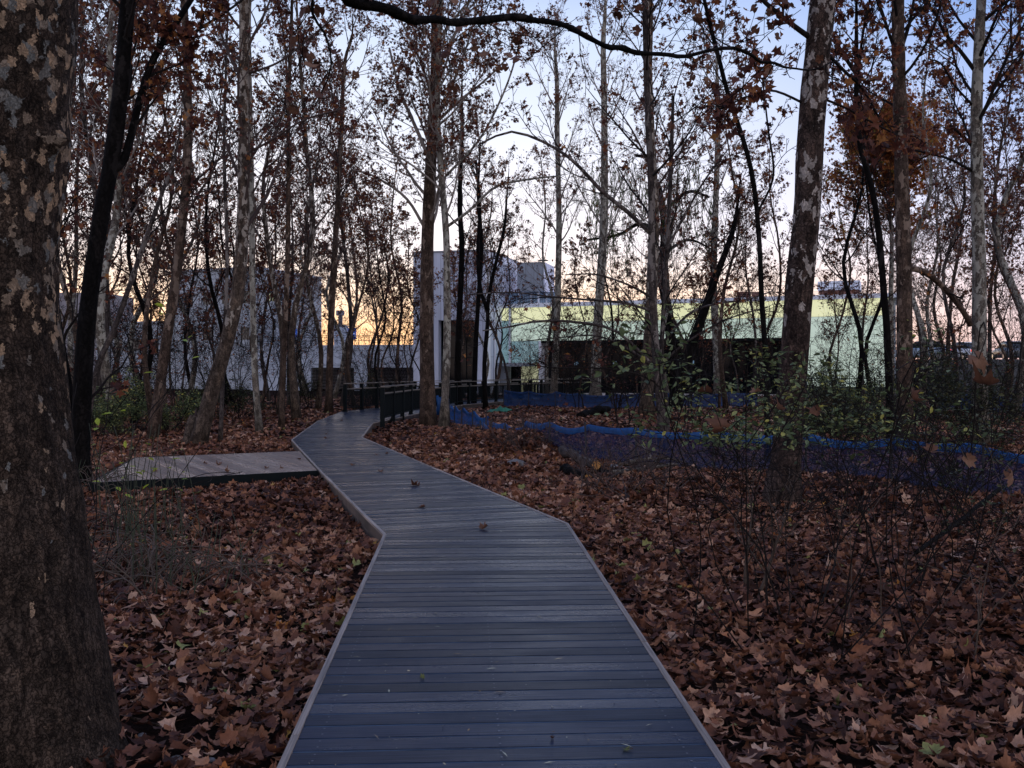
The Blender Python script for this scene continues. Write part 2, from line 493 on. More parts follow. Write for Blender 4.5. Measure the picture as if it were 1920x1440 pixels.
T_FAR = [sycamore(8, False, _r, _curl(.9)) for _ in range(5)]
T_STAR = [(np.array([(0, -.3, 0), (-.3, -.32, .05), (-.17, -.1, 0.02), (-.55, .1, .12), (-.18, .2, 0), (0, .6, -.12), (.2, .2, 0.03), (.52, .06, .1), (.17, -.1, 0), (.32, -.3, .08)]),
           np.zeros((0, 4), int), np.array([(0, 2, 1), (0, 8, 2), (0, 9, 8), (2, 4, 3), (2, 8, 4), (8, 6, 4), (8, 7, 6), (4, 6, 5)]), np.ones(10))]
T_OVAL = [(np.array([(0, -.5, 0), (-.26, -.12, .07), (-.2, .25, .06), (0, .5, -.05), (.2, .25, .06), (.26, -.12, .07), (0, 0, -.02)]),
           np.zeros((0, 4), int), np.array([(6, 1, 0), (6, 2, 1), (6, 3, 2), (6, 4, 3), (6, 5, 4), (6, 0, 5)]), np.ones(7))]
T_LANCE = [(np.array([(0, -.5, 0), (-.07, 0, .02), (0, .5, -.04), (.07, 0, .02)]), np.zeros((0, 4), int), np.array([(0, 2, 1), (0, 3, 2)]), np.ones(4))]

# ------------------------------------------------------------------ world, sun, camera
SUN_AZ, SUN_EL = R(-21.5), R(2.2)
w = bpy.data.worlds.new('World'); SC.world = w; w.use_nodes = True
wn = w.node_tree
bg = wn.nodes['Background']
sky = wn.nodes.new('ShaderNodeTexSky'); sky.sky_type = 'NISHITA'; sky.sun_disc = False
sky.sun_elevation = SUN_EL; sky.sun_rotation = SUN_AZ
sky.air_density = 1.0; sky.dust_density = .6; sky.ozone_density = 2.0
# clear dusk sky: elevation ramps towards the afterglow and away from it, over a share of the Nishita sky
gen = wn.nodes.new('ShaderNodeTexCoord').outputs['Generated']
sepw = wn.nodes.new('ShaderNodeSeparateXYZ'); wn.links.new(gen, sepw.inputs[0])
cl = noise(wn, mapping(wn, gen, (1, 1, 5)), 2.2, 5, .55)
zz_ = wn.nodes.new('ShaderNodeMath'); zz_.operation = 'MULTIPLY_ADD'
wn.links.new(cl.outputs[0], zz_.inputs[0]); zz_.inputs[1].default_value = .035; wn.links.new(sepw.outputs[2], zz_.inputs[2])
near_ = ramp(wn, [(0, (1.1, .50, .2)), (.06, (1.55, .92, .5)), (.105, (1.4, 1.06, .83)), (.15, (1.14, 1.05, 1.09)), (.27, (.82, .87, 1.02)), (.35, (.64, .75, 1.0)), (.46, (.24, .36, .74)), (.62, (.12, .23, .62)), (1, (.28, .38, .68))])
away_ = ramp(wn, [(0, (.82, .52, .52)), (.06, (.92, .70, .74)), (.13, (.80, .74, .90)), (.24, (.46, .57, .92)), (.36, (.17, .32, .72)), (.62, (.18, .32, .70)), (1, (.30, .40, .70))])
back_ = ramp(wn, [(0, (.9, .65, .58)), (.12, (1.5, 1.3, 1.28)), (.35, (1.25, 1.22, 1.35)), (.62, (.58, .65, .92)), (1, (.30, .40, .70))])
for r_ in (near_, away_, back_): wn.links.new(zz_.outputs[0], r_.inputs[0])
dt = wn.nodes.new('ShaderNodeVectorMath'); dt.operation = 'MULTIPLY'
wn.links.new(gen, dt.inputs[0]); dt.inputs[1].default_value = (1, 1, 0)
nz = wn.nodes.new('ShaderNodeVectorMath'); nz.operation = 'NORMALIZE'; wn.links.new(dt.outputs[0], nz.inputs[0])
dp = wn.nodes.new('ShaderNodeVectorMath'); dp.operation = 'DOT_PRODUCT'
wn.links.new(nz.outputs[0], dp.inputs[0]); dp.inputs[1].default_value = (math.sin(SUN_AZ), math.cos(SUN_AZ), 0)
mrw = wn.nodes.new('ShaderNodeMapRange'); mrw.interpolation_type = 'SMOOTHSTEP'
wn.links.new(dp.outputs['Value'], mrw.inputs[0]); mrw.inputs[1].default_value = .58; mrw.inputs[2].default_value = .96
grad = mix(wn, mrw.outputs[0], away_.outputs[0], near_.outputs[0])
mrb = wn.nodes.new('ShaderNodeMapRange'); mrb.interpolation_type = 'SMOOTHSTEP'
wn.links.new(dp.outputs['Value'], mrb.inputs[0]); mrb.inputs[1].default_value = .45; mrb.inputs[2].default_value = -.35
grad = mix(wn, mrb.outputs[0], grad, back_.outputs[0])
sk = wn.nodes.new('ShaderNodeVectorMath'); sk.operation = 'MULTIPLY_ADD'
wn.links.new(sky.outputs[0], sk.inputs[0]); sk.inputs[1].default_value = (.012, .012, .012); wn.links.new(grad, sk.inputs[2])
wn.links.new(sk.outputs[0], bg.inputs['Color'])
bg.inputs['Strength'].default_value = 1.0
sl = bpy.data.lights.new('sun', 'SUN'); sl.energy = 0.35; sl.angle = R(3.); sl.color = (1., .72, .45)
so = bpy.data.objects.new('sun', sl); COL.objects.link(so)
sd = Vector((math.sin(SUN_AZ) * math.cos(SUN_EL), math.cos(SUN_AZ) * math.cos(SUN_EL), math.sin(SUN_EL)))
so.rotation_euler = sd.to_track_quat('Z', 'Y').to_euler()
cam = bpy.data.cameras.new('camera'); co_ = bpy.data.objects.new('camera', cam); COL.objects.link(co_)
cam.sensor_width = 36.; cam.lens = 36. * F / 1920.; cam.shift_y = -(720 - HY) / 1920.
cam.clip_start = .05; cam.clip_end = 3000.
co_.location = (0, 0, CZ); co_.rotation_euler = (R(90), 0, 0)
SC.camera = co_
SC.view_settings.view_transform = 'Standard'; SC.view_settings.look = 'None'; SC.view_settings.gamma = 1.
SC.view_settings.exposure = 0.15
SC.cycles.max_bounces = 6; SC.cycles.transparent_max_bounces = 12
SC.cycles.diffuse_bounces = 3

# ------------------------------------------------------------------ ground
g = Geo()
xs = np.concatenate((np.linspace(-700, -40, 12), np.arange(-36, 44.1, .5), np.linspace(50, 700, 12)))
ys = np.concatenate((np.linspace(-200, -8, 5), np.arange(-5, 60.1, .5), np.linspace(66, 1500, 20)))
XX, YY = np.meshgrid(xs, ys)
ZZ = gz(XX, YY) * np.clip((75 - YY) / 15, 0, 1) * np.clip((44 - np.abs(XX)) / 6, 0, 1)
nx, ny = len(xs), len(ys)
I = np.arange(ny - 1)[:, None] * nx + np.arange(nx - 1)[None]
g.add(np.stack((XX, YY, ZZ), -1), np.stack((I, I + 1, I + nx + 1, I + nx), -1).reshape(-1, 4))
m, nt, b, N, L = new_mat('forest_soil')
n1 = noise(nt, objco(nt), 3., 8, .7); n2 = noise(nt, objco(nt), 40., 5, .7)
r1 = ramp(nt, [(.3, (.010, .007, .006)), (.7, (.035, .022, .018))]); L(n1.outputs[0], r1.inputs[0])
r2 = ramp(nt, [(.3, (.5, .5, .5)), (.7, (1.3, 1.2, 1.2))]); L(n2.outputs[0], r2.inputs[0])
L(mix(nt, 1., r1.outputs[0], r2.outputs[0], 'MULTIPLY'), b.inputs['Base Color']); b.inputs['Roughness'].default_value = 1.; b.inputs['Specular IOR Level'].default_value = 0.
bump(nt, b, n2.outputs[0], .8, .03)
tag(g.build('ground', m, smooth=True), kind='structure')

# ------------------------------------------------------------------ boardwalk
LE = [(-0.64, -1.0), (-1.233, 9.44), (-3.04, 15.4), (-5.19, 22.7), (-6.35, 31.5), (-6.9, 39.0), (-5.0, 48.5), (-0.6, 60.3), (4.2, 71.5)]
RE = [(1.075, -1.0), (.563, 10.14), (-1.35, 16.1), (-3.71, 23.6), (-4.4, 30.2), (-3.75, 36.5), (-2.5, 47.0), (1.6, 58.6), (6.4, 70.3)]
LE, RE = [np.array(p, float) for p in LE], [np.array(p, float) for p in RE]


def clip(poly, n, c, keep_less):
    out = []
    for i in range(len(poly)):
        a, b_ = poly[i], poly[(i + 1) % len(poly)]
        da, db = a @ n - c, b_ @ n - c
        if not keep_less: da, db = -da, -db
        if da <= 0: out.append(a)
        if (da < 0 < db) or (db < 0 < da): out.append(a + (b_ - a) * (da / (da - db)))
    return out


def planks(geo, quad, d, pitch, gap, ztop, rng, thick=.028, jitter=.0012):
    """planks across a convex quad; d is the walking direction, the boards lie perpendicular to it"""
    d = d / np.linalg.norm(d); e = np.array((d[1], -d[0]))
    s = [p @ d for p in quad]
    k0, k1 = math.floor(min(s) / pitch), math.ceil(max(s) / pitch)
    for k in range(k0, k1):
        dz = rng.normal(0, jitter); off = rng.uniform(0, 50); tint_ = float(np.clip(rng.normal(.45, .30), 0, .85))
        c = (k + .5) * pitch; tl = rng.normal(0, .012)
        for (a0, a1, dzz, th_, tt) in ((gap / 2, pitch - gap / 2, -.003, thick, 1.), (gap / 2 + .006, pitch - gap / 2 - .004, 0, .0029, tint_)):  # pale lower step: its painted rim stands in for plank edges catching light
          p = clip(clip(quad, d, k * pitch + a0, False), d, k * pitch + a1, True)
          if len(p) < 3: continue
          plank_piece(geo, p, d, e, c, tl, ztop + dz + dzz, th_, off, tt)


def plank_piece(geo, p, d, e, c, tl, ztop, thick, off, tint_):
        dz = 0
        zt = [ztop + dz + (q @ d - c) * tl for q in p]
        n = len(p)
        v = [(q[0], q[1], ztop - thick) for q in p] + [(q[0], q[1], z) for q, z in zip(p, zt)]
        pl = [((q @ e) + off, (q @ d) + off * 3, 0) for q in p]
        tr = []
        for i in range(1, n - 1): tr += [(0, i + 1, i), (n, n + i, n + i + 1)]
        qd = [(i, (i + 1) % n, n + (i + 1) % n, n + i) for i in range(n)]
        geo.add(v, qd, tr, tint_, pl + pl)


def orient(q):
    a = sum(q[i][0] * q[(i + 1) % len(q)][1] - q[(i + 1) % len(q)][0] * q[i][1] for i in range(len(q)))
    return q if a > 0 else q[::-1]


def unit2(v): return v / np.linalg.norm(v)


bw = empty('boardwalk', (0, 4, 0), 'long grey plank boardwalk winding through the wood towards the grey building', 'boardwalk')
BWL = (0, 4, 0)
rg = np.random.default_rng(11)
g = Geo()
for i in range(len(LE) - 1):
    q = orient([LE[i], RE[i], RE[i + 1], LE[i + 1]])
    d = (LE[i + 1] + RE[i + 1] - LE[i] - RE[i])
    if i in (1, 2): d = LE[3] + RE[3] - LE[1] - RE[1]
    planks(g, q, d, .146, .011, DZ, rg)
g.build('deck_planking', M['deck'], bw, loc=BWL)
g = Geo(); d = unit2(LE[1] + RE[1] - LE[0] - RE[0]); e = np.array((d[1], -d[0]))
for k in range(int((LE[0] @ d + 4) / .146), int(10.2 / .146)):
    for f in (.06, .5, .94):
        y_ = k * .146; xl = np.interp(y_, [-1, 9.44], [-.64, -1.233]); xr = np.interp(y_, [-1, 10.14], [1.075, .563])
        for a_ in (.04, .106):
            p = d * (k * .146 + a_) + e * (xl + (xr - xl) * f + y_ * .05); an = np.arange(6) * 1.0472
            g.add(np.stack((p[0] + .0055 * np.cos(an), p[1] + .0055 * np.sin(an), np.full(6, DZ + .0035)), -1), [(0, 1, 2, 3), (0, 3, 4, 5)])
g.build('screw_heads', M['screw'], bw, loc=BWL)


def strip(geo, pts, side, w, z0, z1, tint=.5, gaps=True, rng=rg):
    """board of width w along a polyline, offset to one side (+1 = outwards to the left of travel), cut into lengths"""
    for i in range(len(pts) - 1):
        a, b_ = pts[i], pts[i + 1]
        L_ = np.linalg.norm(b_ - a); t = (b_ - a) / L_; n = np.array((-t[1], t[0])) * side
        def edge_n(j):
            if j <= 0 or j >= len(pts) - 1: return n
            t0 = pts[j] - pts[j - 1]; t1 = pts[j + 1] - pts[j]
            t0 = t0 / np.linalg.norm(t0); t1 = t1 / np.linalg.norm(t1)
            n0 = np.array((-t0[1], t0[0])) * side; n1_ = np.array((-t1[1], t1[0])) * side
            mm = n0 + n1_; mm /= np.linalg.norm(mm)
            return mm / max(.5, mm @ n)
        ks = max(1, int(round(L_ / 2.4)))
        for k in range(ks):
            f0, f1 = k / ks, (k + 1) / ks
            e0 = edge_n(i) if k == 0 else n; e1 = edge_n(i + 1) if k == ks - 1 else n
            p0 = a + (b_ - a) * f0 + (t * .002 if k else 0); p1 = a + (b_ - a) * f1 - (t * .002 if k < ks - 1 else 0)
            q = orient([p0, p1, p1 + e1 * w, p0 + e0 * w])
            off = rng.uniform(0, 40)
            geo.prism(q, z0, z1 + rng.uniform(-.0012, .0012), float(np.clip(.5 + rng.normal(0, .25), 0, 1)), [((p - a) @ t + off, (p - a) @ n + off, 0) for p in q])


g = Geo()
strip(g, LE, 1, .032, DZ - .02, DZ + .006)
strip(g, RE, -1, .032, DZ - .02, DZ + .006)
g.build('edge_trim', M['edge'], bw, loc=BWL)
g = Geo()
for zz in ((DZ - .125, DZ - .0225), (DZ - .26, DZ - .131)):
    k = .012 if zz[0] < DZ - .2 else 0
    strip(g, [p for p in LE], 1, .026 - k, *zz)
    strip(g, [p for p in RE], -1, .026 - k, *zz)
g.build('side_board', M['fascia'], bw, loc=BWL)
g = Geo()      # joists under the planks
for f in (.12, .5, .88):
    pts = [l + (r_ - l) * f for l, r_ in zip(LE, RE)]
    strip(g, pts, 1, .06, DZ - .16, DZ - .034)
g.build('joist', M['steel_dark'], bw, loc=BWL)

# side platform
PF = [np.array(p) for p in ((-6.09, 13.9), (-3.17, 15.62), (-4.32, 19.5), (-7.05, 18.0))]
pf = empty('platform', (-5, 17, 0), 'low square timber platform joined to the side of the boardwalk', 'platform')
g = Geo()
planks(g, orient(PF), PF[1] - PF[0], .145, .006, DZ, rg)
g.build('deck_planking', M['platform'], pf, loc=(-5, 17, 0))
g = Geo()
loop = [PF[1], PF[0], PF[3], PF[2]]
strip(g, loop, 1, .03, DZ - .25, DZ + .004)
g.build('side_board', M['steel_dark'], pf, loc=(-5, 17, 0))


# ------------------------------------------------------------------ railings
def along(pts, s):
    for i in range(len(pts) - 1):
        L_ = np.linalg.norm(pts[i + 1] - pts[i])
        if s <= L_ or i == len(pts) - 2: return pts[i] + (pts[i + 1] - pts[i]) * (s / L_), (pts[i + 1] - pts[i]) / L_
        s -= L_


def railing(pts, label, inset_side):
    pts = [np.array(p, float) for p in pts]
    o = empty('railing', (*pts[0], DZ), label, 'railing', 'dark railings of the boardwalk')
    loc = (*pts[0], DZ)
    tot = sum(np.linalg.norm(pts[i + 1] - pts[i]) for i in range(len(pts) - 1))
    npost = int(tot / 2.0) + 1
    for k in range(npost + 1):
        p, t = along(pts, tot * k / npost)
        n = np.array((-t[1], t[0])); h = .065
        g = Geo()
        q = orient([p - t * h - n * h, p + t * h - n * h, p + t * h + n * h, p - t * h + n * h])
        g.prism(q, DZ - .2, DZ + 1.12)
        q2 = orient([p + (x - p) * 1.25 for x in q])
        g.prism(q2, DZ + .001, DZ + .03)
        g.build('post', M['steel_dark'], o, loc=loc)
    gt, gm, gb = Geo(), Geo(), Geo()
    for i in range(len(pts) - 1):
        t = pts[i + 1] - pts[i]; L_ = np.linalg.norm(t); t = t / L_; n = np.array((-t[1], t[0]))
        def bar(geo, a, b_, hw, z0, z1):
            geo.prism(orient([pts[i] + t * a - n * hw, pts[i] + t * b_ - n * hw, pts[i] + t * b_ + n * hw, pts[i] + t * a + n * hw]), z0, z1)
        bar(gt, -.06, L_ + .06, .055, DZ + 1.123, DZ + 1.16)
        bar(gm, 0.002, L_ - .002, .03, DZ + .90, DZ + .94)
        bar(gb, 0.002, L_ - .002, .022, DZ + .86, DZ + .897)
        bar(gb, 0.002, L_ - .002, .022, DZ + .13, DZ + .17)
        for k in range(int(L_ / .115)):
            s = .1 + k * .115
            bar(gb, s - .011, s + .011, .011, DZ + .172, DZ + .858)
    gt.build('handrail', M['rail_top'], o, loc=loc)
    gm.build('middle_rail', M['rail_top'], o, loc=loc)
    gb.build('baluster_panel', M['steel_dark'], o, loc=loc)


railing([(-4.13, 30.6), (-3.86, 36.4), (-2.62, 46.9), (1.48, 58.5), (6.3, 70.2)], 'dark railing on the near side of the far boardwalk, behind the two sycamore trunks', 1)
railing([(-6.78, 39.0), (-4.9, 48.3), (-.5, 60.2), (4.3, 71.4)], 'dark railing on the far side of the boardwalk, beginning beyond the kink', -1)


# ------------------------------------------------------------------ leaf litter
def on_deck(p, marg):
    ins = np.zeros(len(p), bool)
    quads = [[LE[i], RE[i], RE[i + 1], LE[i + 1]] for i in range(len(LE) - 1)] + [PF]
    for q in quads:
        q = orient(q); k = np.ones(len(p), bool)
        for i in range(4):
            a, b_ = q[i], q[(i + 1) % 4]; t = b_ - a; t = t / np.linalg.norm(t)
            k &= (t[0] * (p[:, 1] - a[1]) - t[1] * (p[:, 0] - a[0])) > -marg
        ins |= k
    return ins


BARE = gp(315, 1405)
def litter(geo, tmpls, y0, y1, dens, smin, smax, tilt, zmax, rng, mounds=()):
    A = (y1 - y0) * (2 * (.6 * y1 + 3.2))
    n = int(A * dens)
    p = np.stack((rng.uniform(-.6 * y1 - 3.2, .6 * y1 + 3.2, n), rng.uniform(y0, y1, n)), -1)
    k = np.abs(p[:, 0]) < .6 * p[:, 1] + 3.2
    size = rng.uniform(smin, smax, n) * rng.choice([1, .75], n, p=[.7, .3])
    d = np.hypot(p[:, 0] - BARE[0], (p[:, 1] - BARE[1]) * .8)
    k &= ~((d < .26) & (rng.random(n) < .6))
    k &= ~(np.hypot(p[:, 0] + 2.42, p[:, 1] - 4.5) < .36)
    p, size = p[k], size[k]
    k = ~on_deck(p, .05)
    p, size = p[k], size[k]
    n = len(p)
    z = gz(p[:, 0], p[:, 1]) + .012 + zmax * rng.random(n) ** 1.2
    for (mx, my, mr, mh) in mounds:
        z += mh * np.exp(-((p[:, 0] - mx) ** 2 + (p[:, 1] - my) ** 2) / mr ** 2)
    pos = np.stack((p[:, 0], p[:, 1], z), -1)
    rot = lay_rot(rng, n, tilt)
    # broad soft patches of browner and greyer leaves
    pt = .5 + .5 * np.sin(.8 * p[:, 0] + 1.1 * np.sin(.6 * p[:, 1])) * np.sin(.55 * p[:, 1] + .5)
    tint = np.clip(rng.beta(1.3, 1.75, n) * .88 + .30 * (pt - .5) + (rng.random(n) < .045) * rng.uniform(.2, .6, n), 0, 1)
    which = rng.integers(0, len(tmpls), n)
    for i, T in enumerate(tmpls):
        s = which == i
        scatter(geo, T, pos[s], size[s], rot[s], tint[s])


MOUNDS = [(-0.6, 22.5, 1.3, .32), (.35, 21.6, .9, .28), (2.6, 14.6, 1.2, .16), (-1.9, 25.5, 1.2, .2)]
NEARM = [(X(1462, 12.2), 12.2, .55, .14), (-2.42, 4.5, .62, .10), (X(152, 14.6), 14.6, .5, .1)]
MOUNDS += NEARM + [(X(368, 22), 22., .6, .14), (X(285, 24), 24., .5, .1), (X(1243, 20.8), 20.8, .5, .1), (X(1697, 21.5), 21.5, .5, .1), (X(1838, 22.5), 22.5, .5, .1)]
rl = np.random.default_rng(21)
g = Geo()
litter(g, T_NEAR, 2.4, 8.0, 430, .055, .168, .62, .065, rl, NEARM)
litter(g, T_NEAR, 8.0, 12.5, 300, .06, .17, .64, .068, rl, NEARM)
litter(g, T_MID, 12.5, 26, 180, .10, .19, .66, .07, rl, MOUNDS)
litter(g, T_FAR, 26, 45, 45, .14, .24, .5, .07, rl)
litter(g, T_FAR, 45, 70, 16, .2, .32, .5, .07, rl)
tag(g.build('leaf_litter', M['litter'], smooth=True), 'thick carpet of brown fallen sycamore leaves over the woodland floor', 'leaf litter', kind='stuff')

# ------------------------------------------------------------------ trees
UP = np.array((0, 0, 1.))


def unit(v): return v / (np.linalg.norm(v) + 1e-12)


def turn(d, ang, az):
    """tilt d by ang towards azimuth az around it"""
    ref = UP if abs(d[2]) < .9 else np.array((1., 0, 0))
    u = unit(np.cross(d, ref)); w_ = np.cross(u, d)
    return unit(d * math.cos(ang) + (u * math.cos(az) + w_ * math.sin(az)) * math.sin(ang))


class Tree:
    def __init__(self, rng, P):
        self.rng, self.P = rng, P
        self.limb, self.leaf = Geo(), []
        self.ntwig = 0

    def dens(self, q):
        h = self.P.get('H')
        return np.interp(q[2] / h, *self.P['prof']) if h else 1.

    def grow(self, p, d, L_, r0, lev):
        P, rng = self.P, self.rng
        top = P['levels']
        n = (7, 6, 5, 4)[min(lev, 3)]
        pts = [np.array(p, float)]
        step = L_ / (n - 1)
        for i in range(n - 1):
            d = unit(d + rng.normal(0, P['wig'] * (1.1 if lev else .7), 3) + UP * P['up'][min(lev, len(P['up']) - 1)])
            pts.append(pts[-1] + d * step)
        pts = np.array(pts)
        rend = max(P['rmin'], r0 * (.28 if lev < top else .5))
        rad = np.linspace(r0, rend, n)
        self.limb.tube(pts, rad, (6, 5, 3, 3)[min(lev, 3)], cap=False)
        self.ntwig += 1
        if lev < top:
            nk = P['kids'][lev]
            nk = max(1, int(nk * min(1.4, .5 + L_ / P['lref'] * (1, 1.6, 2.5)[min(lev, 2)]) + rng.random() * .8))
            for k in range(nk):
                t0 = P.get('tmin', .22) if lev == 0 else .22
                t = t0 + (1 - t0) * (k + rng.random()) / nk
                f = t * (n - 1); i = min(int(f), n - 2); f -= i
                q = pts[i] * (1 - f) + pts[i + 1] * f
                dd = unit(pts[i + 1] - pts[i])
                nd = turn(dd, rng.uniform(*P['ang']), rng.uniform(0, 6.283))
                self.grow(q, nd, L_ * rng.uniform(.34, .6) * (1.15 - .5 * t), max(P['rmin'], (r0 + (rend - r0) * t) * .55), lev + 1)
        if lev >= top - 1 and P['leafp'] > 0:
            if rng.random() < P['leafp'] * self.dens(pts[-1]):
                nl = rng.poisson(P['leafn'] * 1.3)
                tc = rng.uniform(.4, 1.)
                for _ in range(nl):
                    t = min(1., max(.2, tc + rng.normal(0, .12))); f = t * (n - 1); i = min(int(f), n - 2); f -= i
                    q = pts[i] * (1 - f) + pts[i + 1] * f + rng.normal(0, P['leafs'] * .6, 3)
                    q[2] -= P['leafs'] * .3
                    self.leaf.append(q)


DEF = dict(levels=3, wig=.13, up=(.10, .06, .03, 0), kids=(6, 4, 2), ang=(.45, .95), leafp=.32, leafn=3, leafs=.11, rmin=.006, lref=3.5)


def path(pts, k):
    """smooth resample of a polyline (Catmull-Rom)"""
    p = np.array(pts, float)
    p = np.vstack((2 * p[0] - p[1], p, 2 * p[-1] - p[-2]))
    m_ = len(p) - 3
    out = []
    for s in np.linspace(0, m_ - 1e-6, k):
        i = int(s); f = s - i
        a, b_, c, d = p[i:i + 4]
        out.append(.5 * ((2 * b_) + (-a + c) * f + (2 * a - 5 * b_ + 4 * c - d) * f * f + (-a + 3 * b_ - 3 * c + d) * f ** 3))
    return np.array(out)


def make_tree(name, label, group, Y, trunk_px, w0, w1, bark_m, twig_m, leaf_m, seed, prim=16, Lmax=4., from_t=.25, P=None, ext=3., extra=(), wob=.0, depth=0., flare=1.35, pang=(.6, 1.05), sides=12, tmpl=T_STAR, cat='tree', lean=0., hue=(0, 1)):
    """trunk_px: outline centre of the trunk (photo pixels, base first) read at distance Y; extra: limbs [(px list, w0, w1, dY)]"""
    rng = np.random.default_rng(seed)
    PP = dict(DEF); PP.update(P or {}); PP.setdefault('H', CZ + HY * Y / F); PP.setdefault('prof', ([.3, .55, .8, 1.], [.4, .7, 1.6, 2.2]))
    pts = [at(px, py, Y + lean * i) for i, (px, py) in enumerate(trunk_px)]
    pts[0][2] = min(pts[0][2], -.05)
    d = unit(pts[-1] - pts[-2])
    base = np.array((pts[0][0], pts[0][1], 0.))
    core_n = len(pts)
    if ext > 0:
        pts.append(pts[-1] + unit(d + UP * .4) * ext * .5 + rng.normal(0, .1, 3)); pts.append(pts[-1] + unit(d * .5 + UP) * ext * .5)
    k = 26
    pp = path(pts, k)
    # radius: linear in height from w0 to w1 over the read part, then tapering out
    h = pp[:, 2]; hb, ht = pts[0][2], pts[core_n - 1][2]
    r0, r1 = w0 * Y / F / 2, w1 * Y / F / 2
    rad = r0 + (r1 - r0) * np.clip((h - hb) / (ht - hb), 0, 1)
    rad = np.where(h > ht, r1 * (1 - .8 * np.clip((h - ht) / max(.1, pp[-1][2] - ht), 0, 1)), rad)
    rad *= 1 + (flare - 1) * np.exp(-np.maximum(h - hb, 0) / .35)
    if wob: pp[:, :2] += rng.normal(0, wob, (k, 2)) * np.linspace(0, 1, k)[:, None]
    rad *= 1 + rng.normal(0, .025, k)
    G = Geo(); G.tube(pp, rad, sides)
    T = Tree(rng, PP)
    for (lp, a, b_, dY) in extra:
        n_ = len(lp)
        q = [at(px, py, Y + dY * i / max(1, n_ - 1)) for i, (px, py) in enumerate(lp)]
        qq = path(q, 14); ra, rb = a * Y / F / 2, b_ * Y / F / 2
        rr = np.linspace(ra, rb, 14)
        (G if a > .55 * w1 else T.limb).tube(qq, rr, 8 if a > 6 else 6)
        LL = np.linalg.norm(q[-1] - q[0])
        nk = int(3 + LL * 1.6)
        for j in range(nk):
            f = rng.uniform(.2, 1.) * 13; i = min(int(f), 12); f -= i
            dd = unit(qq[i + 1] - qq[i])
            T.grow(qq[i] * (1 - f) + qq[i + 1] * f, turn(dd, rng.uniform(.4, .95), rng.uniform(0, 6.28)), LL * rng.uniform(.14, .34), max(PP['rmin'], rr[i] * .4), 1)
    for j in range(prim):
        t = from_t + (1 - from_t) * (j + rng.random()) / prim
        f = t * (k - 1); i = min(int(f), k - 2); f -= i
        q = pp[i] * (1 - f) + pp[i + 1] * f
        dd = unit(pp[i + 1] - pp[i])
        az = j * 2.4 + rng.uniform(-.5, .5)
        an = rng.uniform(*pang) * (1.1 - .35 * t)
        L_ = Lmax * (1.05 - .6 * t) * rng.uniform(.65, 1.15)
        T.grow(q, turn(dd, an, az), L_, max(PP['rmin'], min(.38 * rad[i], .012 * L_ + .008)), 0)
    o = empty(name, base, label, cat, group)
    G.build('trunk', bark_m, o, True, base)
    if T.limb.n: T.limb.build('branches', twig_m, o, True, base)
    if T.leaf:
        LG = Geo(); n_ = len(T.leaf)
        scatter(LG, tmpl[0], np.array(T.leaf), rng.uniform(.6, 1.25, n_) * PP['leafs'] * 1.15, rand_quat(rng, n_), np.clip(rng.uniform(hue[0], hue[1], n_) + rng.normal(0, .08, n_), 0, 1))
        LG.build('crown', leaf_m, o, False, base)
    return o


B, W_, LF = M['bark_syc'], M['twig'], M['leaf_tree']
TD, TP = M['twig_dark'], M['twig_pale']

# --- the big sycamore beside the camera: its own trunk mesh, built up from rings with lumps and root flare
def big_trunk():
    Yb = 4.5
    prof = [(1640, 262), (1440, 228), (1380, 208), (1300, 200), (1200, 186), (1100, 165), (960, 140), (850, 122), (720, 108), (600, 99), (500, 96), (400, 101), (300, 115), (200, 122), (120, 126), (0, 129), (-200, 133), (-500, 128), (-900, 112), (-1500, 92), (-2100, 70)]
    cx = lambda py: -28 + (1440 - py) * .012
    nz_, ns = 230, 64
    zs = np.linspace(Z(1640, Yb), Z(-2100, Yb), nz_)
    pyv = HY + (CZ - zs) * F / Yb
    pr = np.interp(-pyv, [-a for a, _ in prof], [b_ for _, b_ in prof])
    base = np.array((X(-28, Yb), Yb, 0.))
    v = np.zeros((nz_, ns, 3))
    for i in range(nz_):
        c = X(cx(pyv[i]), Yb); r = X(pr[i], Yb) - c
        flare_ = math.exp(-max(zs[i], 0) / .22)
        for j in range(ns):
            a = 2 * math.pi * j / ns
            s = mnoise.fractal(Vector((math.cos(a) * 1.3, math.sin(a) * 1.3, zs[i] * 1.1)), .8, 2., 4) * .025 \
                + mnoise.noise(Vector((math.cos(a) * 5, math.sin(a) * 5, zs[i] * 3.))) * .006
            root = flare_ * (.05 + .12 * math.cos(3 * a + .5) + .06 * math.cos(5 * a + 2)) * (.4 + .6 * abs(math.sin(a + .2)))
            knob = .075 * math.exp(-((zs[i] - Z(268, Yb)) / .045) ** 2 - ((a - 6.1) / .16) ** 2)
            rr = r + s + root + knob
            v[i, j] = (c + rr * math.cos(a), Yb + rr * math.sin(a), zs[i])
    G = Geo()
    I = np.arange(nz_ - 1)[:, None] * ns; J = np.arange(ns)[None]; J2 = (J + 1) % ns
    G.add(v.reshape(-1, 3), np.stack((I + J, I + J2, I + ns + J2, I + ns + J), -1).reshape(-1, 4))
    return G, base


G, base = big_trunk()
A = empty('sycamore_tree', base, 'huge mottled sycamore trunk with flaking cream and grey bark beside the near boardwalk', 'tree')
G.build('trunk', M['bark_big'], A, True, base)
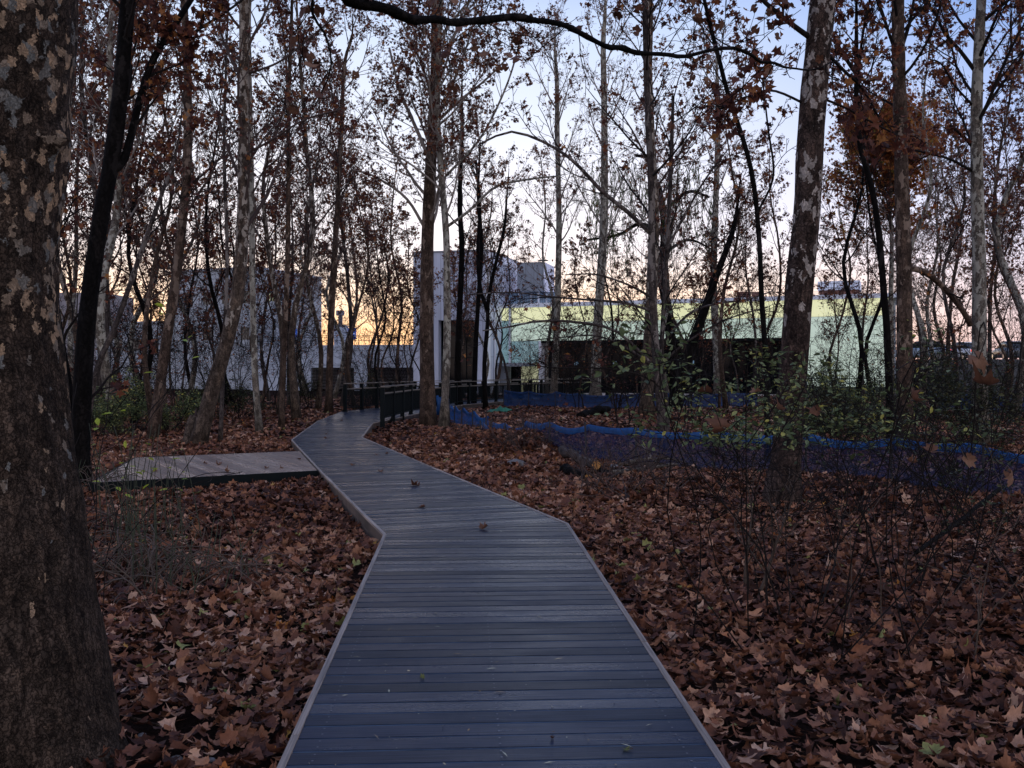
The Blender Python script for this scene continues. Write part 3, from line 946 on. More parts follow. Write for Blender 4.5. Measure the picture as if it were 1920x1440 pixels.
# its long limb that droops across the top of the picture
rng = np.random.default_rng(5)
PA = dict(DEF); PA.update(levels=2, leafp=.35, leafn=2, leafs=.15, lref=1.5, rmin=.003, kids=(4, 3, 2))
T = Tree(rng, PA)
q = [at(330, -620, 5.2), at(480, -150, 6.0), at(640, -18, 6.8), at(760, 32, 7.2), at(850, 40, 7.5), at(960, 32, 7.8), at(1050, 48, 8.1), at(1150, 92, 8.5), at(1240, 100, 8.8), at(1380, 94, 9.2), at(1440, 118, 9.5), at(1515, 130, 9.8), at(1585, 110, 10.2)]
q = [np.array((base[0] + .03, base[1], Z(-900, 4.5)))] + q
qq = path(q, 90); qq[8:] += rng.normal(0, .012, (82, 3)); qq[8::7] += rng.normal(0, .03, qq[8::7].shape); rr = np.interp(np.linspace(0, 1, 90), [0, .2, .5, .8, 1], [.075, .042, .026, .017, .006])
rr = rr * (1 + rng.normal(0, .09, 90)); rr[8::7] *= 1.22; qq = path(qq[::2], 90)
GB = Geo(); GB.tube(qq, rr, 9)
for lp, a, b_ in ((((1380, 94, 9.2), (1330, 60, 9.3), (1270, -30, 9.4)), .008, .004), (((600, -60, 6.5), (585, 20, 6.6), (612, 70, 6.7), (620, 130, 6.8), (590, 200, 6.9)), .012, .004), (((1440, 118, 9.5), (1360, 190, 9.4), (1290, 220, 9.4)), .006, .003)):
    pp = path([at(*k) for k in lp], 12); GB.tube(pp, np.linspace(a, b_, 12), 6)
    for j in range(4): T.grow(pp[4 + 2 * j], unit(rng.normal(0, 1, 3)), .5, .004, 1)
for j in range(26):
    f = rng.uniform(15, 87); i = int(f)
    T.grow(qq[i], turn(unit(qq[i + 1] - qq[i]), rng.uniform(.6, 1.2), rng.uniform(0, 6.28)), rng.uniform(.25, .8), .005, 1)
for v_, q_ in zip(T.limb.v, T.limb.q): GB.add(v_, q_ - q_.min())
GB.build('drooping_limb', M['bark_dark'], A, True, base)
LG = Geo(); n_ = len(T.leaf)
scatter(LG, T_MID[1], np.array(T.leaf), rng.uniform(.08, .15, n_), rand_quat(rng, n_), rng.uniform(0, .9, n_))
LG.build('crown', M['leaf_dead'], A, False, base)

PN = dict(leafs=.12)
# --- trees one can tell apart
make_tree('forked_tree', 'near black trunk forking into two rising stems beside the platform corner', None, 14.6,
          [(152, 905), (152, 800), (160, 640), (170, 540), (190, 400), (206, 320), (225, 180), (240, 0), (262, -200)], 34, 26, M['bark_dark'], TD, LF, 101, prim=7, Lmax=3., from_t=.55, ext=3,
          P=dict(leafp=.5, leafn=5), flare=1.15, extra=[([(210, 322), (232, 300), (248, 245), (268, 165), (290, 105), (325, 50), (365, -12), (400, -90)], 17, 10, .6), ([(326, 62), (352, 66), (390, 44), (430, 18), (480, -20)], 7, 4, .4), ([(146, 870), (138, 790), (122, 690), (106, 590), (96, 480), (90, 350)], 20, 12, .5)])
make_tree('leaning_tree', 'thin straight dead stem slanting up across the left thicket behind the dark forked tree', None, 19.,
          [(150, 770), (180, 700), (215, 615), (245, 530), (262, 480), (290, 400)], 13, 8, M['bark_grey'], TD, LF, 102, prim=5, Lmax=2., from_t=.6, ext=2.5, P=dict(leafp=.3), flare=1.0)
make_tree('sycamore_tree', 'brown sycamore leaning slightly, first tall trunk past the platform behind the dark fork', None, 24.,
          [(285, 834), (303, 700), (318, 600), (330, 520), (341, 420), (350, 330), (352, 150), (345, 0), (343, -150)], 21, 13, M['bark_brown'], W_, LF, 103, prim=15, Lmax=3.6, from_t=.35, ext=3, lean=.1, P=dict(leafp=.2))
make_tree('sycamore_tree', 'curved sycamore with pale upper trunk that leans over behind the platform', None, 22.,
          [(368, 846), (395, 742), (425, 642), (447, 540), (455, 430), (457, 330), (458, 160), (458, 0), (462, -160)], 30, 15, B, W_, LF, 104, prim=16, Lmax=3.8, from_t=.38, ext=3, P=dict(leafp=.22),
          extra=[([(366, 846), (352, 832), (356, 800), (362, 780)], 22, 14, .3), ([(458, 140), (520, 118), (570, 80), (620, 38)], 5, 3, .4), ([(460, 290), (510, 262), (570, 225), (640, 205)], 5, 3, -.3)])
make_tree('slim_tree', 'slim dark pole of a tree just past the curved sycamore base', None, 24.5, [(413, 834), (420, 650), (426, 480), (420, 300), (424, 120)], 8, 5, M['bark_grey'], TD, LF, 105, prim=9, Lmax=2., from_t=.4)
make_tree('sycamore_tree', 'paired grey sycamore trunk right behind the curved one', None, 28.,
          [(487, 813), (478, 700), (474, 560), (472, 400), (470, 250), (466, 60)], 13, 9, M['bark_pale'], W_, LF, 106, prim=13, Lmax=3.6, from_t=.4, ext=3)
make_tree('slim_tree', 'straight slim brown trunk in front of the white tower edge', None, 30.,
          [(527, 806), (533, 650), (540, 450), (541, 200), (546, 60)], 11, 7, M['bark_brown'], TD, LF, 107, prim=13, Lmax=3., from_t=.35, ext=3)
make_tree('sycamore_tree', 'tall brown sycamore trunk standing between the two small blue signs', None, 42.,
          [(616, 778), (621, 600), (632, 400), (640, 240), (646, 120)], 14, 7, M['bark_brown'], W_, LF, 108, prim=16, Lmax=4.4, from_t=.3, ext=2)
make_tree('sycamore_tree', 'stout rough barked sycamore in front of the railing, widest trunk mid picture', None, 32.,
          [(803, 802), (801, 700), (800, 600), (802, 430), (811, 250), (817, 120), (818, 0), (822, -120)], 29, 15, M['bark_brown'], TP, LF, 109, prim=28, Lmax=5.2, from_t=.3, ext=3, P=dict(leafp=.42, leafn=4), pang=(.55, .95),
          extra=[([(806, 300), (780, 240), (750, 170), (730, 90)], 8, 4, .8), ([(798, 430), (760, 370), (700, 330), (660, 318)], 6, 3, -.8), ([(818, 230), (860, 190), (910, 150), (960, 100)], 6, 3, .5)])
make_tree('sycamore_tree', 'pale grey slender sycamore close beside the stout brown trunk and blue net end', None, 31.,
          [(832, 804), (838, 650), (838, 520), (836, 430), (825, 300), (820, 200), (823, 80), (830, -40)], 15, 9, M['bark_pale'], TP, LF, 110, prim=22, Lmax=4.4, from_t=.32, ext=3, P=dict(leafp=.42, leafn=4), pang=(.5, .95), flare=1.6,
          extra=[([(838, 425), (880, 395), (930, 350), (1000, 335), (1050, 330)], 6, 3, -.6), ([(836, 330), (900, 260), (950, 160), (980, 60)], 5, 3, .5)])
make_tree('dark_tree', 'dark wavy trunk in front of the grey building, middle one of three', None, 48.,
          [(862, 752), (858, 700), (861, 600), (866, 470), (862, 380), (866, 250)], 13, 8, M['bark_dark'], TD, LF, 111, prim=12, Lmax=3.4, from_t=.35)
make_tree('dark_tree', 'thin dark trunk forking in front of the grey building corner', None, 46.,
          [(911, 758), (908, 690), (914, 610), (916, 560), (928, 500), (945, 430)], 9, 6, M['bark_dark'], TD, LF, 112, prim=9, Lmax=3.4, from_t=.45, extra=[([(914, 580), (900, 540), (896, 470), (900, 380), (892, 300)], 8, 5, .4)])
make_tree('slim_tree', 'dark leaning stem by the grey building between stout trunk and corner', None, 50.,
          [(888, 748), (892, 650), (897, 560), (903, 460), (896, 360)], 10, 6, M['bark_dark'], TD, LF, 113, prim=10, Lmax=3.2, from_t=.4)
make_tree('sycamore_tree', 'pale slim sycamore by the end of the railing, before the green glass', None, 51.,
          [(1037, 758), (1043, 640), (1047, 500), (1048, 400), (1045, 250), (1044, 150)], 14, 8, M['bark_pale'], TP, LF, 114, prim=22, Lmax=4.6, from_t=.3, ext=3, P=dict(leafp=.2), pang=(.45, .8))
make_tree('sycamore_tree', 'pale tan sycamore with smooth trunk flaring at the far blue net', None, 50.,
          [(1116, 764), (1119, 640), (1128, 500), (1133, 380), (1133, 200), (1131, 80)], 20, 10, M['bark_pale'], TP, LF, 115, prim=20, Lmax=4.8, from_t=.3, ext=3, P=dict(leafp=.16), pang=(.5, .9), flare=1.9)
make_tree('sycamore_tree', 'flaky barked sycamore trunk standing just behind the many stemmed dark tree', None, 40.,
          [(1212, 782), (1216, 660), (1222, 540), (1227, 400), (1222, 300), (1216, 150), (1218, 40)], 25, 13, B, W_, LF, 116, prim=18, Lmax=4.4, from_t=.38, ext=3, P=dict(leafp=.3), flare=1.5)
make_tree('spreading_tree', 'many stemmed dark tree with long level boughs, growing through the blue net', None, 20.8,
          [(1243, 866), (1240, 780), (1233, 700), (1226, 600), (1222, 480), (1221, 340), (1214, 200), (1210, 60), (1206, -80)], 17, 9, M['bark_grey'], TD, LF, 117, prim=12, Lmax=2.8, from_t=.42, ext=2,
          P=dict(leafp=.16, leafn=3, up=(.02, .03, .02, 0)), pang=(.7, 1.2),
          extra=[([(1250, 862), (1250, 760), (1240, 690), (1243, 600), (1250, 480), (1258, 330), (1262, 180)], 11, 6, .4),
                 ([(1236, 700), (1200, 660), (1150, 618), (1080, 604), (1010, 602), (960, 612), (905, 620)], 7, 2.5, -1.2),
                 ([(1230, 690), (1180, 655), (1120, 630), (1060, 632), (980, 640)], 5, 2, .8),
                 ([(1228, 585), (1170, 568), (1100, 562), (1030, 556), (960, 548), (880, 552)], 6, 2, .6),
                 ([(1226, 560), (1180, 535), (1120, 515), (1060, 515)], 5, 2, -.8),
                 ([(1222, 440), (1180, 400), (1130, 360), (1095, 322), (1060, 290), (1010, 262), (955, 247), (900, 270)], 9, 3.5, -.8),
                 ([(1246, 640), (1290, 590), (1340, 570), (1400, 562), (1450, 545)], 6, 2.5, .8),
                 ([(1242, 680), (1290, 640), (1360, 600), (1440, 575)], 5, 2, -.8),
                 ([(1250, 470), (1280, 410), (1320, 340), (1365, 280)], 6, 2.5, .5),
                 ([(1236, 720), (1190, 700), (1120, 690), (1040, 690), (990, 682)], 4, 2, -.6)])
make_tree('sycamore_tree', 'pale upright sycamore beyond the net, third pale trunk along the green glass', None, 54.,
          [(1347, 752), (1343, 640), (1338, 520), (1342, 380), (1346, 260), (1346, 180)], 16, 9, M['bark_pale'], TP, LF, 118, prim=20, Lmax=4.6, from_t=.3, ext=3, P=dict(leafp=.28), flare=1.6)
make_tree('leaning_tree', 'thick dark trunk leaning hard to one side in front of the black glass', None, 46.,
          [(1262, 768), (1275, 715), (1300, 640), (1325, 570), (1342, 520), (1372, 440)], 26, 10, M['bark_dark'], TD, LF, 119, prim=9, Lmax=3.4, from_t=.5, ext=3, P=dict(leafp=.2))
make_tree('sycamore_tree', 'big mottled sycamore rising out of the green shrub, bark patched cream and brown', None, 12.2,
          [(1462, 968), (1474, 860), (1484, 740), (1493, 620), (1500, 520), (1513, 400), (1519, 270), (1530, 130), (1543, 0), (1556, -150), (1566, -330)], 54, 44, M['bark_right'], TD, LF, 120, prim=8, Lmax=2.6, from_t=.62, ext=4, sides=24,
          P=dict(leafp=.5, leafn=3, leafs=.12, lref=2.), flare=1.65,
          extra=[([(1525, 75), (1480, 42), (1430, 0), (1380, -60)], 11, 7, -.5), ([(1545, 95), (1590, 140), (1620, 170), (1655, 235)], 7, 4, .8), ([(1530, 180), (1580, 200), (1640, 232), (1700, 262)], 5, 3, .8), ([(1520, 200), (1450, 170), (1400, 182), (1340, 210)], 5, 3, -.4)])
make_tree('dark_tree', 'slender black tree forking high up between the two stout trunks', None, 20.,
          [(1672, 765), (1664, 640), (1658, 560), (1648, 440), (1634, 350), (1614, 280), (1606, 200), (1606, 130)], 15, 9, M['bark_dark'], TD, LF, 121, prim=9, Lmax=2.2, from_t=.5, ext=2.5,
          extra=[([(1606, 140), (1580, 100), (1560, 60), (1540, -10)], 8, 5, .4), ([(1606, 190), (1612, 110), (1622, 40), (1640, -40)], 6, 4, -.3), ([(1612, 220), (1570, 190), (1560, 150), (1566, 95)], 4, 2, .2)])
make_tree('sycamore_tree', 'straight dark sycamore trunk, greyer towards the top, past the slender black tree', None, 21.5,
          [(1697, 800), (1696, 640), (1695, 500), (1691, 360), (1688, 220), (1684, 80), (1682, -60)], 31, 22, M['bark_brown'], TD, LF, 122, prim=14, Lmax=3.4, from_t=.5, ext=3,
          extra=[([(1684, 110), (1666, 60), (1650, 10), (1630, -40)], 7, 4, .5), ([(1692, 85), (1706, 40), (1715, -10)], 8, 5, .3), ([(1690, 150), (1660, 102), (1620, 96), (1560, 98)], 4, 2, -.4), ([(1698, 640), (1690, 520), (1720, 505), (1760, 530), (1800, 575), (1820, 610)], 13, 10, .8)])
make_tree('sycamore_tree', 'pale speckled sycamore, straight and grey, nearest the picture edge', None, 22.5,
          [(1838, 790), (1836, 640), (1836, 500), (1832, 350), (1831, 200), (1836, 80), (1842, -60)], 29, 17, M['bark_pale'], TD, LF, 123, prim=16, Lmax=4., from_t=.42, ext=3,
          extra=[([(1826, 130), (1800, 95), (1770, 60), (1750, 20), (1700, -30)], 8, 4, .6), ([(1822, 320), (1780, 298), (1730, 285), (1690, 278), (1640, 270)], 6, 3, -.5), ([(1838, 220), (1870, 170), (1900, 130), (1930, 85)], 6, 4, .4), ([(1826, 200), (1790, 160), (1765, 120), (1740, 110)], 5, 2.5, -.4), ([(1824, 275), (1800, 250), (1780, 235)], 7, 4, .2)])
make_tree('dark_tree', 'black curving slim tree left of the big mottled sycamore in the shrub', None, 19.,
          [(1440, 800), (1436, 680), (1428, 560), (1424, 460), (1414, 350), (1396, 270), (1366, 180), (1348, 110), (1330, 40)], 11, 8, M['bark_dark'], TD, LF, 124, prim=9, Lmax=2.2, from_t=.5, ext=2.5,
          extra=[([(1420, 400), (1450, 330), (1440, 240), (1430, 150)], 5, 3, .5)])
make_tree('orange_tree', 'bushy tree still thick with orange and ochre leaves behind the two straight trunks', None, 44.,
          [(1672, 750), (1670, 600), (1672, 450), (1668, 390), (1672, 340)], 13, 6, M['bark_pale'], W_, M['leaf_orange'], 125, prim=44, Lmax=5., from_t=.25, ext=.9, P=dict(H=None, leafp=.7, leafn=4.5, leafs=.16, up=(.16, .1, .05, 0)), pang=(.5, .9))
make_tree('willow_tree', 'old weeping willow with drooping greenish strands behind the bare trunks', None, 62.,
          [(1262, 756), (1255, 600), (1240, 520), (1246, 430), (1235, 350)], 22, 12, M['bark_dark'], TD, M['leaf_willow'], 126, prim=0, ext=0, P=dict(leafp=0), extra=[([(1246, 440), (1200, 420), (1160, 440), (1100, 450)], 9, 4, 1.), ([(1240, 400), (1290, 360), (1330, 370)], 9, 4, -1.), ([(1236, 360), (1215, 300), (1190, 290)], 8, 4, .5), ([(1238, 480), (1290, 450), (1340, 470)], 7, 3, 1.)])
wl = bpy.data.objects['willow_tree']
rng = np.random.default_rng(77)
GS, GL = Geo(), Geo(); lp_ = []
for k in range(150):
    px = rng.choice([rng.normal(1200, 45), rng.normal(1245, 30), rng.normal(1310, 30), rng.normal(1140, 30)])
    top_ = at(px, rng.uniform(290, 440), 62 + rng.normal(0, 1.2)); L_ = rng.uniform(1.2, 4.)
    s = [top_ + np.array((.15 * math.sin(j * .9 + k), .1 * math.cos(j + k), -L_ * j / 5)) for j in range(6)]
    GS.tube(s, .012, 3, False)
    for j in range(int(L_ * 12)):
        f = rng.random() * 5; i = min(int(f), 4); lp_.append(s[i] + (s[i + 1] - s[i]) * (f - i) + rng.normal(0, .06, 3))
lp_ = np.array(lp_)
ro = lay_rot(rng, len(lp_), .4); ro = np.einsum('nij,jk->nik', ro, np.array(((1, 0, 0), (0, 0, -1), (0, 1, 0.))))
scatter(GL, T_LANCE[0], lp_, rng.uniform(.25, .45, len(lp_)), ro, rng.random(len(lp_)))
GS.build('strands', TD, wl, loc=wl.location); GL.build('crown', M['leaf_willow'], wl, loc=wl.location)

# --- slim trees of the wood behind, one mesh set per kind, copied with their trunk, branches and crown
def kind(seed, H, r, lean, leafy, bark_m, twig_m, prim=18, Lmax=3.4, pang=(.45, .9)):
    rng = np.random.default_rng(seed)
    PP = dict(DEF); PP.update(leafp=leafy * .46, leafn=3, leafs=.12, kids=(7, 5, 2), rmin=.006, H=H, prof=([.3, .6, 1.], [.5, 1., 2.1]))
    pts = [np.array((0, 0, -.1))]
    for i in range(5):
        pts.append(np.array((lean * H * ((i + 1) / 5) ** 1.4 + rng.normal(0, .3), rng.normal(0, .3), H * (i + 1) / 5)))
    k = 18; pp = path(pts, k)
    rad = r * (1 - .82 * np.linspace(0, 1, k)) * (1 + .4 * np.exp(-np.arange(k) * 1.2))
    G = Geo(); G.tube(pp, rad, 8)
    T = Tree(rng, PP)
    for j in range(prim):
        t = .3 + .7 * (j + rng.random()) / prim
        f = t * (k - 1); i = min(int(f), k - 2); f -= i
        dd = unit(pp[i + 1] - pp[i])
        L_ = Lmax * (1.05 - .65 * t) * rng.uniform(.6, 1.15)
        T.grow(pp[i] * (1 - f) + pp[i + 1] * f, turn(dd, rng.uniform(*pang), j * 2.4 + rng.uniform(-.5, .5)), L_, max(.008, min(.4 * rad[i], .01 * L_ + .006)), 0)
    o = empty('slim_tree', (0, 0, 0), 'x', 'tree', 'slim trees of the wood behind')
    G.build('trunk', bark_m, o, True); T.limb.build('branches', twig_m, o, True)
    if T.leaf:
        LG = Geo(); n_ = len(T.leaf)
        scatter(LG, T_STAR[0], np.array(T.leaf), rng.uniform(.6, 1.3, n_) * .135, rand_quat(rng, n_), np.clip(rng.random(n_), 0, 1))
        LG.build('crown', LF, o)
    return o


KINDS = [kind(201, 15, .14, .02, .42, M['bark_pale'], TP), kind(202, 13, .10, -.03, .5, M['bark_brown'], W_), kind(203, 16, .15, .01, .34, M['bark_syc'], W_, 22, 4.),
         kind(204, 11, .08, .05, .5, M['bark_grey'], TD, 14, 2.6), kind(205, 12, .09, -.06, .2, M['bark_dark'], TD, 16, 3.), kind(206, 9, .06, .03, .65, M['bark_brown'], TD, 14, 2.4, (.6, 1.1)),
         kind(207, 14, .12, .0, .55, M['bark_grey'], W_, 24, 3.4), kind(208, 8, .05, .12, .3, M['bark_dark'], TD, 12, 2.2)]
KLOOK = ['tall pale trunked', 'brown slightly leaning', 'mottled sturdy', 'thin grey', 'dark bare', 'small leafy brown', 'bushy tall grey', 'short slanting dark']
ORD = ['first', 'second', 'third', 'fourth', 'fifth', 'sixth', 'seventh', 'eighth', 'ninth', 'tenth', 'eleventh', 'twelfth']
ZONES = [(108, 200, 'beside the huge trunk', 5, 26, 55), (200, 335, 'below the sunset glow', 10, 27, 60), (335, 450, 'before the long white block', 8, 30, 62), (470, 560, 'around the white tower', 6, 34, 60), (560, 690, 'in front of the parking deck', 9, 44, 74),
         (690, 782, 'between the parking deck signs and grey building', 9, 46, 76), (840, 950, 'behind the railing', 5, 62, 74), (950, 1110, 'before the entrance glass', 4, 50, 74), (1110, 1260, 'before the middle of the glass', 5, 44, 72),
         (1260, 1450, 'before the black glazing', 8, 40, 68), (1540, 1660, 'at the glowing end panel', 5, 32, 64), (1705, 1815, 'before the parked cars', 7, 30, 62), (1850, 1925, 'by the picture edge', 6, 28, 58)]
rng = np.random.default_rng(404)
used = set()
for (a, b_, where, n, y0, y1) in ZONES:
    items = []
    for j in range(n):
        px = a + (b_ - a) * (j + rng.uniform(.1, .9)) / n
        Y = rng.uniform(y0, y1)
        items.append((px, Y, int(rng.choice(8, p=[.16, .15, .12, .14, .1, .12, .13, .08]))))
    cnt = {}
    tot = {}
    for it in items: tot[it[2]] = tot.get(it[2], 0) + 1
    for px, Y, kd in items:
        src = KINDS[kd]
        o = src if kd not in used else copy_tree(src)
        used.add(kd)
        cnt[kd] = cnt.get(kd, 0) + 1
        o.location = (X(px, Y), Y, 0.); o.rotation_euler = (0, 0, rng.uniform(0, 6.28))
        s = rng.uniform(.85, 1.2); o.scale = (s, s, s * rng.uniform(.95, 1.1))
        o['label'] = KLOOK[kd] + ' tree ' + where + ('' if tot[kd] == 1 else ', ' + ORD[cnt[kd] - 1] + ' from left')


# ------------------------------------------------------------------ buildings
def on_line(px, A, u):
    """distance along the wall line A + u*s at which it is met in direction px"""
    k = (px - 960.) / F
    return (k * A[1] - A[0]) / (u[0] - k * u[1])


def frame_(A, Bp):
    A, Bp = np.array(A, float), np.array(Bp, float)
    u = (Bp - A) / np.linalg.norm(Bp - A)
    n = np.array((u[1], -u[0]))            # towards the camera when u runs rightwards
    return A, u, n


# grey cultural building with a glowing glass wing
bd = empty('grey_building', (-2, 84, 0), 'tall grey panelled building with dark recess and a long glowing glass wing', 'building')
BL = (-2, 84, 0)
A, u, n = frame_((-8.41, 81.8), (-2.0, 80.0))
W = np.linalg.norm(np.array((6.41, -1.8))); Hm = 11.9
g = Geo()
ua, ub = on_line(822, A, u), on_line(890, A, u)
g.slab(A, u, n, 0, ua, 0, Hm, 0, -.7); g.slab(A, u, n, ub, W, 0, Hm, 0, -.7)
g.slab(A, u, n, ua + .002, ub - .002, 6.2, Hm, -.003, -.7)
g.build('wall', M['clad'], bd, loc=BL)
g = Geo(); g.slab(A, u, n, ua - .3, ub + .3, 0, 6.5, -.9, -1.1); g.build('glazing', M['blackglass'], bd, loc=BL)
g = Geo()
for px in (836, 852, 868):
    k = on_line(px, A, u); g.slab(A, u, n, k, k + .05, 0, 6.2, -.82, -.898)
g.slab(A, u, n, ua, ub, 3.0, 3.06, -.80, -.818)
g.build('mullion', M['steel_dark'], bd, loc=BL)
A2, u2, n2 = frame_((-2.0, 80.0), (.24 * 2.2 + 2.0 * .0, 87.6))
s2 = np.array((2.24, 7.6)); s2 /= np.linalg.norm(s2); n2 = np.array((s2[1], -s2[0])); A2 = np.array((-2.0, 80.0))
g = Geo(); g.slab(A2, s2, n2, .71, 16, 0, Hm - .004, -.3, 0); g.build('side_wall', M['clad_side'], bd, loc=BL)
g = Geo(); g.slab(A2, s2, n2, -.003, .703, 0, Hm - .002, -.25, .004); g.build('corner_panel', M['white_paint'], bd, loc=BL)
g = Geo(); p_ = A2 + s2 * 1.5 + n2 * .12; g.tube([(p_[0], p_[1], 0.2), (p_[0], p_[1], 5), (p_[0], p_[1], 11.2)], .07, 8); g.build('downpipe', M['white_paint'], bd, True, BL)
g = Geo(); g.slab(A, u, n, -.05, W + .05, Hm + .002, Hm + .16, .05, -14); g.build('roof_coping', M['clad_dark'], bd, loc=BL)
# upper box above the terrace
Bx, ub_, nb = frame_((.47, 84.1), (2.75, 83.46))
g = Geo(); g.slab(Bx, ub_, nb, 0, 2.37, 8.85, 11.4, 0, -4.); g.build('upper_box', M['clad_dark'], bd, loc=BL)
g = Geo(); g.slab(Bx, ub_, nb, 2.373, 2.40, 8.85, 11.4, -.004, -4.); g.build('box_side', M['clad_side'], bd, loc=BL)
g = Geo(); p_ = Bx + ub_ * 2.2; g.slab(Bx, ub_, nb, 1.9, 2.7, 11.5, 11.56, .2, -.4); g.slab(Bx, ub_, nb, 2.28, 2.32, 11.402, 11.498, -.1, -.14); g.build('roof_lamp', M['steel_dark'], bd, loc=BL)
# glass wing
Aw, uw, nw = frame_((-.94, 83.7), (28.7, 71.8))
LW = np.linalg.norm(np.array((29.64, -11.9)))
S = lambda px: on_line(px, Aw, uw)
HT, HS, HB = 7.38, 6.05, 4.5
g = Geo(); g.slab(Aw, uw, nw, 0, LW + .3, HT + .002, HT + .36, .12, -9.); g.build('roof_fascia', M['white_paint'], bd, loc=BL)
g = Geo(); g.slab(Aw, uw, nw, 0, LW, 0, HT, -7., -7.2); g.slab(Aw, uw, nw, LW - .3, LW, 0, HT, -.3, -6.99); g.build('rear_wall', M['clad_dark'], bd, loc=BL)
gy, gg, gs = Geo(), Geo(), Geo()
s0, s1, s2_, s3 = S(957), S(1010), S(1502), LW - .32
gy.slab(Aw, uw, nw, s0 + .1, s3, HS + .03, HT, 0, -.06)
gg.slab(Aw, uw, nw, s0 + .1, s1, HB, HS - .002, 0.0, -.06); gg.slab(Aw, uw, nw, s1, s3, HB, HS - .002, 0.0, -.06)
gg.slab(Aw, uw, nw, s2_, s3, .7, HB - .03, 0, -.06)
k = s0 + .1
while k < s3 - .1:
    gs.slab(Aw, uw, nw, k, k + .012, .7 if k > s2_ else HB, HT, .008, .001); k += 1.45
gs.slab(Aw, uw, nw, s0 + .1, s3, HS - .001, HS + .029, .006, -.05); gs.slab(Aw, uw, nw, s2_, s3, HB - .029, HB - .001, .006, -.05)
gy.build('upper_glass_band', M['band_yellow'], bd, loc=BL); gg.build('lower_glass_band', M['band_green'], bd, loc=BL)
gs.build('glazing_joint', plain('joint', (.3, .36, .33), .5), bd, loc=BL)
g = Geo(); g.slab(Aw, uw, nw, S(941), s0 - .02, 2.62, HS + .2, 0, -.06); g.slab(Aw, uw, nw, s0 + .12, s1, 2.62, HB - .03, 0, -.06); g.build('teal_glass', M['teal_glass'], bd, loc=BL)
g = Geo(); g.slab(Aw, uw, nw, S(941), s0 - .02, HS + .23, HT, 0, -.06); g.build('corner_glass', M['band_yellow'], bd, loc=BL)
g = Geo()
for px, w_ in ((938, .14), (954, .17)): g.slab(Aw, uw, nw, S(px), S(px) + w_, 2.6, HT, .05, -.1)
g.slab(Aw, uw, nw, s1 + .01, s1 + .2, 0, HB - .03, .05, -1.6)
g.build('white_mullion', M['white_paint'], bd, loc=BL)
g = Geo(); g.slab(Aw, uw, nw, S(924), S(1002), 2.3, 2.6, 1.5, -.3); g.build('canopy', M['clad_dark'], bd, loc=BL)
g = Geo(); g.slab(Aw, uw, nw, S(924), S(954), 0, 2.298, .6, -.3); g.build('porch_wall', M['clad_dark'], bd, loc=BL)
g = Geo(); g.slab(Aw, uw, nw, S(954) + .01, S(974), 0, 2.298, -.5, -.56); dr = g.build('door', M['blackglass'], bd, loc=BL)
g = Geo(); g.slab(Aw, uw, nw, S(964), S(964) + .06, 0.02, 2.29, -.44, -.497); g.build('door_frame', M['steel_dark'], dr)
bpy.data.objects['door_frame'].location = (0, 0, 0); bpy.data.objects['door_frame'].data.transform(__import__('mathutils').Matrix.Translation((-BL[0], -BL[1], -BL[2])))
g = Geo(); g.slab(Aw, uw, nw, S(974) + .01, s1, 0, 2.6, -.4, -.46); g.build('lobby_window', M['lobby'], bd, loc=BL)
g = Geo(); g.slab(Aw, uw, nw, s1 + .22, s2_, 0, HB, -1.5, -1.56); g.build('dark_glazing', M['blackglass'], bd, loc=BL)
g = Geo(); g.slab(Aw, uw, nw, s1, s2_, HB - .2, HB - .004, -.07, -1.49); g.build('soffit', M['steel_dark'], bd, loc=BL)
g = Geo(); k = s1 + 1.3
while k < s2_: g.slab(Aw, uw, nw, k, k + .05, 0, HB - .2, -1.42, -1.497); k += 1.5
g.slab(Aw, uw, nw, s1 + .3, s2_, 1.05, 1.1, -1.38, -1.418); g.build('glazing_bar', M['steel_dark'], bd, loc=BL)
for px, py in ((1071, 681), (1144, 680), (1291, 679), (1228, 681)):
    g = Geo(); k = S(px); z_ = Z(py, Aw[1] + uw[1] * k); g.slab(Aw, uw, nw, k - .18, k + .18, z_ - .13, z_ + .13, -1.34, -1.37)
    pc = g.build('placard', M['placard'], bd, loc=BL)
    g = Geo(); g.slab(Aw, uw, nw, k - .1, k + .02, z_ - .05, z_ + .07, -1.332, -1.338); g.build('printed_mark', M['sign_white'], pc).data.transform(__import__('mathutils').Matrix.Translation((-BL[0], -BL[1], -BL[2])))
# terrace glazing and railing under the upper box, roof railing on the wing
g = Geo(); g.slab(Bx, ub_, nb, -1.4, 3.4, 7.75, 8.84, -1.2, -1.26); g.build('terrace_glazing', M['blue_glass'], bd, loc=BL)
g = Geo()
for k in (-1.3, -.2, .9, 1.6, 2.3, 3.2): g.slab(Bx, ub_, nb, k, k + .09, 7.75, 8.84, -1.1, -1.197)
g.slab(Bx, ub_, nb, 1.75, 1.9, 7.75, 8.846, -.3, -.45); g.build('terrace_post', M['white_paint'], bd, loc=BL)
g = Geo()
g.slab(Bx, ub_, nb, -1.6, 4.2, 8.62, 8.66, 1.2, 1.16); k = -1.6
while k < 4.2: g.slab(Bx, ub_, nb, k, k + .02, 7.75, 8.618, 1.19, 1.17); k += .16
g.build('terrace_railing', M['steel_dark'], bd, loc=BL)
g = Geo()
for zz in (8.0, 8.3, 8.6): g.slab(Aw, uw, nw, S(1060), LW, zz, zz + .025, -.3, -.325)
k = S(1060)
while k < LW: g.slab(Aw, uw, nw, k, k + .03, HT + .362, 8.66, -.33, -.36); k += .9
g.build('roof_railing', M['steel_dark'], bd, loc=BL)
g = Geo(); g.slab(Aw, uw, nw, S(1376), S(1398), HT + .362, 8.35, -2, -3); g.slab(Aw, uw, nw, S(1403), S(1424), HT + .362, 8.3, -2, -3); g.build('roof_crate', M['rust'], bd, loc=BL)
